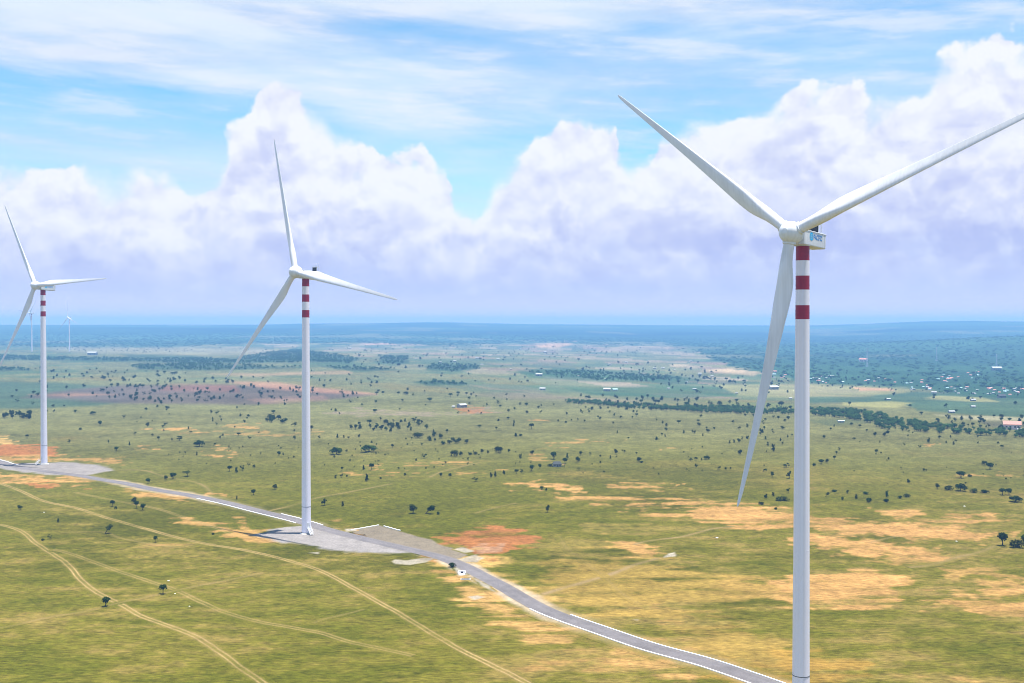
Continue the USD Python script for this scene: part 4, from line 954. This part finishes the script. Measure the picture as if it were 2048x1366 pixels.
ALL = [KINDS[k][i] for k in ('round', 'round', 'dome', 'sparse', 'slim') for i in (0, 1, 2)]
SCRUB = [([(620, 692), (1350, 690), (1420, 708), (1000, 722), (700, 712)], 260, (2, 4.5)), ([(100, 694), (600, 694), (600, 706), (120, 706)], 120, (2, 4)), ([(200, 758), (460, 758), (470, 768), (220, 766)], 34, (6, 10)), ([(160, 770), (330, 772), (470, 784), (500, 800), (330, 808), (180, 794)], 120, (6, 10)), ([(460, 770), (640, 778), (760, 788), (740, 798), (520, 806)], 60, (5, 9)),
         ([(480, 736), (760, 740), (760, 776), (480, 764)], 26, (5, 8)), ([(60, 735), (330, 742), (420, 756), (100, 758)], 60, (4, 8)), ([(-20, 758), (160, 764), (130, 830), (-20, 826)], 26, (6, 9)),
         ([(660, 750), (1000, 790), (1000, 840), (660, 830)], 34, (5, 8)), ([(870, 782), (1160, 800), (1300, 812), (1300, 850), (1000, 850)], 70, (5, 9)), ([(1300, 826), (1580, 832), (1590, 880), (1300, 880)], 55, (6, 10)), ([(1620, 838), (1860, 862), (2048, 885), (2048, 900), (1640, 905)], 36, (5, 9)),
         ([(250, 810), (600, 808), (600, 870), (250, 880)], 46, (4, 8)), ([(640, 866), (1000, 890), (1000, 940), (640, 940)], 60, (3, 6)), ([(330, 895), (600, 890), (600, 930), (330, 930)], 34, (3, 5)), ([(1000, 900), (1560, 890), (1560, 960), (1000, 950)], 44, (3, 6)), ([(1640, 905), (2048, 905), (2048, 975), (1640, 975)], 24, (3, 6)),
         ([(1130, 790), (1300, 796), (1600, 812), (1600, 825), (1200, 812)], 80, (7, 12)), ([(700, 712), (1400, 725), (1500, 765), (1000, 770), (700, 735)], 150, (4, 8)), ([(1280, 740), (1560, 750), (1600, 790), (1300, 790)], 70, (5, 10)), ([(1640, 740), (2060, 745), (2060, 800), (1640, 775)], 220, (3, 6)), ([(1840, 830), (2060, 835), (2060, 862), (1900, 856)], 60, (7, 12)), ([(1680, 780), (2040, 800), (2040, 830), (1700, 815)], 16, (7, 11)), ([(1530, 742), (1690, 746), (1700, 770), (1560, 768)], 80, (3, 6))]
P_, H_, W_ = [], [], []
for poly, n, hh in SCRUB:
    n = max(4, int(n * .8)); q = inside(poly, n, zr)
    w = W(q[:, 0], q[:, 1]); h = zr.uniform(*hh, n) * .80 * w[:, 1] / F
    P_.append(w); H_.append(h); W_.append(h * zr.uniform(.6, 1.25, n))
scatter('scattered_trees', np.vstack(P_), np.concatenate(H_), np.concatenate(W_), ALL, label='small dark trees and bushes scattered far out over the plain', cat='trees')

def wood(name, polys, spacing, hm, label, models):
    """Fills areas of land with trees about `spacing` metres apart."""
    pts = []
    for poly in polys:
        w = W([p[0] for p in poly], [p[1] for p in poly])[:, :2]
        lo, hi = w.min(0), w.max(0)
        n = int(np.prod((hi - lo) / spacing))
        c = lo + zr.random((n, 2)) * (hi - lo)
        d = poly_distance(c[:, 0], c[:, 1], w) + 34 * n2(c[:, 0], c[:, 1], 50, 95, 3)
        pts.append(c[d > 0])
    c = np.vstack(pts)
    h = zr.uniform(.7, 1.25, len(c)) * hm
    scatter(name, np.stack([c[:, 0], c[:, 1], terrain(c[:, 0], c[:, 1]) - .2], -1), h, h * zr.uniform(.75, 1.3, len(c)), models, label=label, cat='trees')
    return len(c)

FORM = [tree_class(f'wood_tree_{n}_model', 'round', 300 + i, M['leaf_f']) for i, n in enumerate(('broad', 'tall', 'small'))]
N1 = wood('tree_belt', [[(1130, 802), (1200, 805), (1330, 815), (1440, 814), (1560, 821), (1610, 822), (1610, 830), (1500, 829), (1380, 825), (1260, 817), (1150, 808)], [(1612, 820), (1640, 818), (1700, 822), (1760, 830), (1800, 836), (1800, 845), (1745, 846), (1690, 838), (1615, 830)], [(1745, 847), (1830, 844), (1960, 860), (2080, 867), (2080, 878), (1940, 870), (1840, 864), (1750, 858)]], 6.5, 3.8, 'dark green belt of trees winding across the plain at the right', FORM)
N2 = wood('plantation', [[(850, 735), (868, 728), (950, 730), (960, 738), (905, 743), (858, 741)], [(830, 765), (860, 762), (935, 767), (930, 770), (850, 769)], [(590, 699), (720, 718), (700, 727), (560, 723), (470, 718)], [(760, 711), (810, 713), (815, 726), (770, 727)], [(640, 733), (760, 736), (800, 739), (700, 741)], [(260, 731), (400, 727), (600, 735), (420, 741), (280, 739)], [(-60, 733), (50, 737), (62, 741), (-60, 743)], [(-60, 708), (120, 715), (420, 717), (600, 726), (420, 726), (200, 721), (-60, 720)], [(1060, 745), (1150, 742), (1330, 752), (1390, 761), (1200, 762)]], 15.0, 4.5, 'blocks of dark plantation trees in the far middle of the plain', FORM)
q = np.stack([zr.uniform(-.55, .55, 11000), np.sqrt(zr.uniform(1700 ** 2, 7000 ** 2, 11000))], -1)
X_, Y_ = q[:, 1] * np.tan(q[:, 0]), q[:, 1]
px_, py_ = project(X_, Y_, terrain(X_, Y_))
edge_ = np.interp(px_, FOREST_EDGE[:, 0], FOREST_EDGE[:, 1])
ok = (py_ < edge_ + 1.5) & (n2(X_, Y_, 520, 56, 5) < .23)
X_, Y_ = X_[ok], Y_[ok]
h_ = zr.uniform(3.5, 6.5, len(X_))
scatter('hillside_wood', np.stack([X_, Y_, terrain(X_, Y_) - 1.0], -1), h_, h_ * zr.uniform(1.8, 3.0, len(X_)), FORM, label='blue-green woodland covering the long low hills along the horizon', cat='woodland')
# ---------------------------------------------------------------- houses
def house_class(name, L, Wd, Hh, roof_rise, wall, roof):
    path = f'/World/{name}'
    stage.CreateClassPrim(path)
    bx = lambda s, at: trimesh.creation.box(s).apply_translation(at)
    usdkit.mesh(stage, f'{path}/wall', bx((L, Wd, Hh + .6), (0, 0, Hh / 2 - .3)), M[wall])
    o, th = .45, .14
    v = np.array([[-L / 2 - o, -Wd / 2 - o, Hh - .12], [L / 2 + o, -Wd / 2 - o, Hh - .12], [L / 2 + o, Wd / 2 + o, Hh - .12], [-L / 2 - o, Wd / 2 + o, Hh - .12], [-L / 2 - o, 0, Hh + roof_rise], [L / 2 + o, 0, Hh + roof_rise]])
    v2 = v + [0, 0, th]
    r = trimesh.Trimesh(np.vstack([v, v2])).convex_hull
    usdkit.mesh(stage, f'{path}/roof', r, M[roof])
    usdkit.mesh(stage, f'{path}/door', bx((1.0, .1, 2.0), (-L * .12, -Wd / 2 - .02, 1.0)), M['door'])
    for k, xx in enumerate((-.34, .16, .36)):
        usdkit.mesh(stage, f'{path}/window' + (f'_{k:03d}' if k else ''), bx((1.0, .1, .9), (L * xx, -Wd / 2 - .02, 1.55)), M['door'])
    return path

HM = {'w': house_class('white_roof_house_model', 9, 6, 2.8, 1.4, 'wall', 'roofwhite'), 'r': house_class('red_roof_house_model', 9, 6.5, 2.9, 1.7, 'wallpink', 'roofred'), 't': house_class('teal_roof_house_model', 10, 6, 2.8, 1.3, 'wall', 'roofblue'), 'd': house_class('dark_roof_house_model', 8, 5.5, 2.5, 2.0, 'wall', 'roofdark')}

def put_house(x, y, wpx, kind, label, group=None, long=1.0, rz=None):
    p = W(x, y)
    L = wpx * p[1] / F
    base = {'w': 9, 'r': 9, 't': 10, 'd': 8}[kind]
    s = .85 * L / (base + .9)
    k = min(max(s, .45), 2.2)
    return thing('house', label, 'house', p, zr.normal() * .25 if rz is None else rz, group, scale=(s, k / long, k), ref=HM[kind])

HOUSES = [(924, 815, 22, 'w', 'lone white-roofed farm building on red earth in the middle of the plain'), (907, 815, 8, 'w', 'small outbuilding left of the lone white-roofed farm building'),
          (1085, 780, 14, 'w', 'white-roofed shed on the dark strip left of the paired white sheds'), (1214, 782, 17, 'w', 'left-hand one of the paired white-roofed sheds in the mid distance'), (1230, 781, 12, 't', 'right-hand one of the paired white-roofed sheds in the mid distance'), (1078, 752, 16, 'w', 'long pale shed in the dark green field near the picture centre'),
          (1682, 845, 15, 't', 'pale teal-roofed house in front of the tree belt just right of the nearest tower'), (1547, 779, 22, 'w', 'wide white-roofed house seen left of the nearest tower beyond the blade'), (1581, 798, 8, 'w', 'small white house close against the left side of the nearest tower'), (1727, 723, 20, 'r', 'long red and white building alone on the wooded hillside'), (1993, 741, 22, 'w', 'long white building alone high on the wooded hillside at the right'),
          (1777, 800, 10, 'w', 'lone white house in the dark field right of the nearest tower'), (2003, 796, 18, 'd', 'dark-roofed long house below the village at the right'), (1868, 787, 12, 'w', 'white gabled house beside the dark tree clump in front of the village'), (1946, 802, 12, 'w', 'white house on the pale field strip below the village'), (1946, 815, 11, 'w', 'white house in the dark field under the pale strip'), (1903, 826, 14, 'w', 'low white shed in the dark field above the tree belt'), (2024, 858, 40, 'r', 'long red-roofed building at the right edge beside the tree belt'), (2040, 862, 14, 'w', 'white-walled annex in front of the long red-roofed building'),
          (185, 710, 22, 'w', 'long low white building right of the distant turbines at the left')]
for h in HOUSES: put_house(*h)
FARMS = np.array([(832, 718), (954, 717), (909, 724), (996, 719), (964, 730), (1022, 739), (1157, 752), (1211, 759), (1253, 726), (1220, 730), (1326, 737), (1309, 738), (1349, 741), (1382, 724), (1400, 749), (1424, 753), (1384, 752), (1337, 778), (1389, 780), (1473, 787), (1373, 766), (700, 697), (880, 726), (1040, 700), (1090, 706)], float)
rk = ranked(FARMS, 2)
for i, (x, y) in enumerate(FARMS):
    r, k = rk[i]
    put_house(x, y, zr.uniform(5, 9), 'w' if zr.random() < .85 else 't', f'tiny pale-roofed house, {NTH[k]} from left in the {("lower", "upper")[r]} far fields', 'houses scattered over the far fields')
VILLAGE = [([(1618, 754), (1690, 752), (1690, 770), (1618, 768)], 16, 'village part right of the nearest tower'), ([(1535, 742), (1585, 742), (1600, 760), (1550, 758)], 8, 'hamlet left of the nearest tower'), ([(1720, 752), (1790, 752), (1790, 766), (1720, 768)], 7, 'hamlet below the long red building'), ([(1810, 762), (1900, 752), (1900, 776), (1820, 784)], 16, 'middle part of the far village'), ([(1890, 774), (2050, 778), (2050, 792), (1900, 788)], 34, 'right end of the far village'), ([(1860, 745), (1960, 742), (1960, 758), (1870, 760)], 14, 'upper edge of the far village')]
for poly, n, where in VILLAGE:
    q = inside(poly, n, zr); rk = ranked(q, 2)
    for i, (x, y) in enumerate(q):
        kd = zr.choice(['w', 'r', 'r', 'w', 't']); r, k = rk[i]
        put_house(x, y, zr.uniform(4.5, 8.5), kd, f'tiny {dict(w="white", r="red", t="teal")[kd]}-roofed house, {NTH[k]} from left, {("front", "back")[r]} row, {where}', 'houses of the village below the hillside')

p = W(1114, 933)
hut = thing('farm_house', 'small white farmhouse with a dark roof standing among trees near the picture centre', 'house', p, .08, None, (.62, .62, .62))
hp = hut.GetPath()
bx = lambda s, at: trimesh.creation.box(s).apply_translation(at)
obj('wall', bx((8, 5.5, 3.0), (0, 0, 1.3)), M['wall'], hp)
v = np.array([[-4.5, -3.2, 2.5], [4.5, -3.2, 2.5], [4.5, 3.2, 2.5], [-4.5, 3.2, 2.5], [-3.2, 0, 5.0], [3.2, 0, 5.0]])
obj('roof', trimesh.Trimesh(np.vstack([v, v + [0, 0, .2]])).convex_hull, M['roofdark'], hp)
obj('door', bx((1.0, .12, 2.1), (.3, -2.78, 1.05)), M['door'], hp)
for xx in (-2.4, 2.5): obj('window', bx((1.2, .12, 1.0), (xx, -2.78, 1.6)), M['door'], hp)
aw = bx((3.2, 3.6, .12), (6.2, -.4, 2.2)); obj('awning', aw, M['awning'], hp)
for xx, yy in ((7.6, -2), (7.6, 1.2)): obj('awning_post', bx((.14, .14, 2.2), (xx, yy, 1.1)), M['bark'], hp)

# lattice masts on the hillside
def mast(px, py, top, label):
    p = W(px, py); Hm = (py - top) / F * p[1]
    t = thing('lattice_mast', label, 'mast', p)
    r0, r1 = Hm * .055, Hm * .012
    leg = lambda a: [limb((r0 * math.cos(a), r0 * math.sin(a), -1), (r1 * math.cos(a), r1 * math.sin(a), Hm), .35, .25, 5)]
    for k in range(4): obj('leg', trimesh.util.concatenate(leg(math.pi / 4 + k * math.pi / 2)), M['mast'], t.GetPath())
    br = []
    for k in range(8):
        z0, z1 = Hm * k / 8, Hm * (k + 1) / 8
        q0, q1 = r0 + (r1 - r0) * k / 8, r0 + (r1 - r0) * (k + 1) / 8
        for s in range(4):
            a, b = math.pi / 4 + s * math.pi / 2, math.pi / 4 + (s + 1) * math.pi / 2
            br.append(limb((q0 * math.cos(a), q0 * math.sin(a), z0), (q1 * math.cos(b), q1 * math.sin(b), z1), .18, .18, 4))
    obj('bracing', trimesh.util.concatenate(br), M['mast'], t.GetPath())
    for zz in (.80, .93): obj('cross_arm', trimesh.creation.box([Hm * .22, .5, .5]).apply_translation([0, 0, Hm * zz]), M['mast'], t.GetPath())
mast(1734, 734, 695, 'faint grey lattice mast above the long red building on the hillside')
mast(1873, 722, 694, 'faint grey lattice mast standing alone in the hillside wood')
mast(1993, 737, 708, 'faint grey lattice mast above the long white building on the hillside')

# pale stones lying in the grass
def stone(px, py, size, label):
    m = trimesh.creation.icosphere(2, 1.0)
    r = np.random.default_rng(int(px * 7 + py))
    m.vertices *= (1 + .35 * (fbm(m.vertices * 1.3 + r.random(3) * 9, 3, 5) - .5))[:, None]
    m.vertices *= np.array([1.0, .8, .55]) * size
    p = W(px, py); m.apply_translation([p[0], p[1], p[2] + size * .2])
    tag(obj('pale_stone', m, M['stone'], smooth=True), label, 'stone')
stone(337, 1162, .42, 'white stone in the grass just above the round tree on the twin track'); stone(350, 1188, .30, 'small white stone beside the foot of the round tree on the twin track'); stone(1434, 1076, .55, 'white stone on the green patch left of the nearest tower'); stone(1913, 1083, .4, 'white stone in the green patch right of the nearest tower'); stone(1929, 1013, .5, 'white stone on the pasture above the sandy strips at the right'); stone(379, 1213, .25, 'tiny white stone near the crossing tracks at lower left'); stone(88, 1025, .4, 'white stone in the grass right of the lone tree at left')

# ---------------------------------------------------------------- the air
def haze():
    g = Graph()
    v = g.add('principled_volume', 'volume', color=HAZE_COLOR, density=HAZE_DENSITY, anisotropy=0.0, absorption_color=(.16, .16, .16))
    m = g.make('/World/Looks/haze', volume=v)
    zlo, zhi = float(GZ.min()) - 1.0, 196.0
    b = trimesh.creation.box([37600, 37600, zhi - zlo]); b.apply_translation([0, 0, (zhi + zlo) / 2])
    tag(obj('haze', b, m), 'thin blue haze filling the air over the whole plain', 'haze', kind='stuff')
HAZE_COLOR, HAZE_DENSITY = (.195, .44, .84), 1.75e-4
haze()
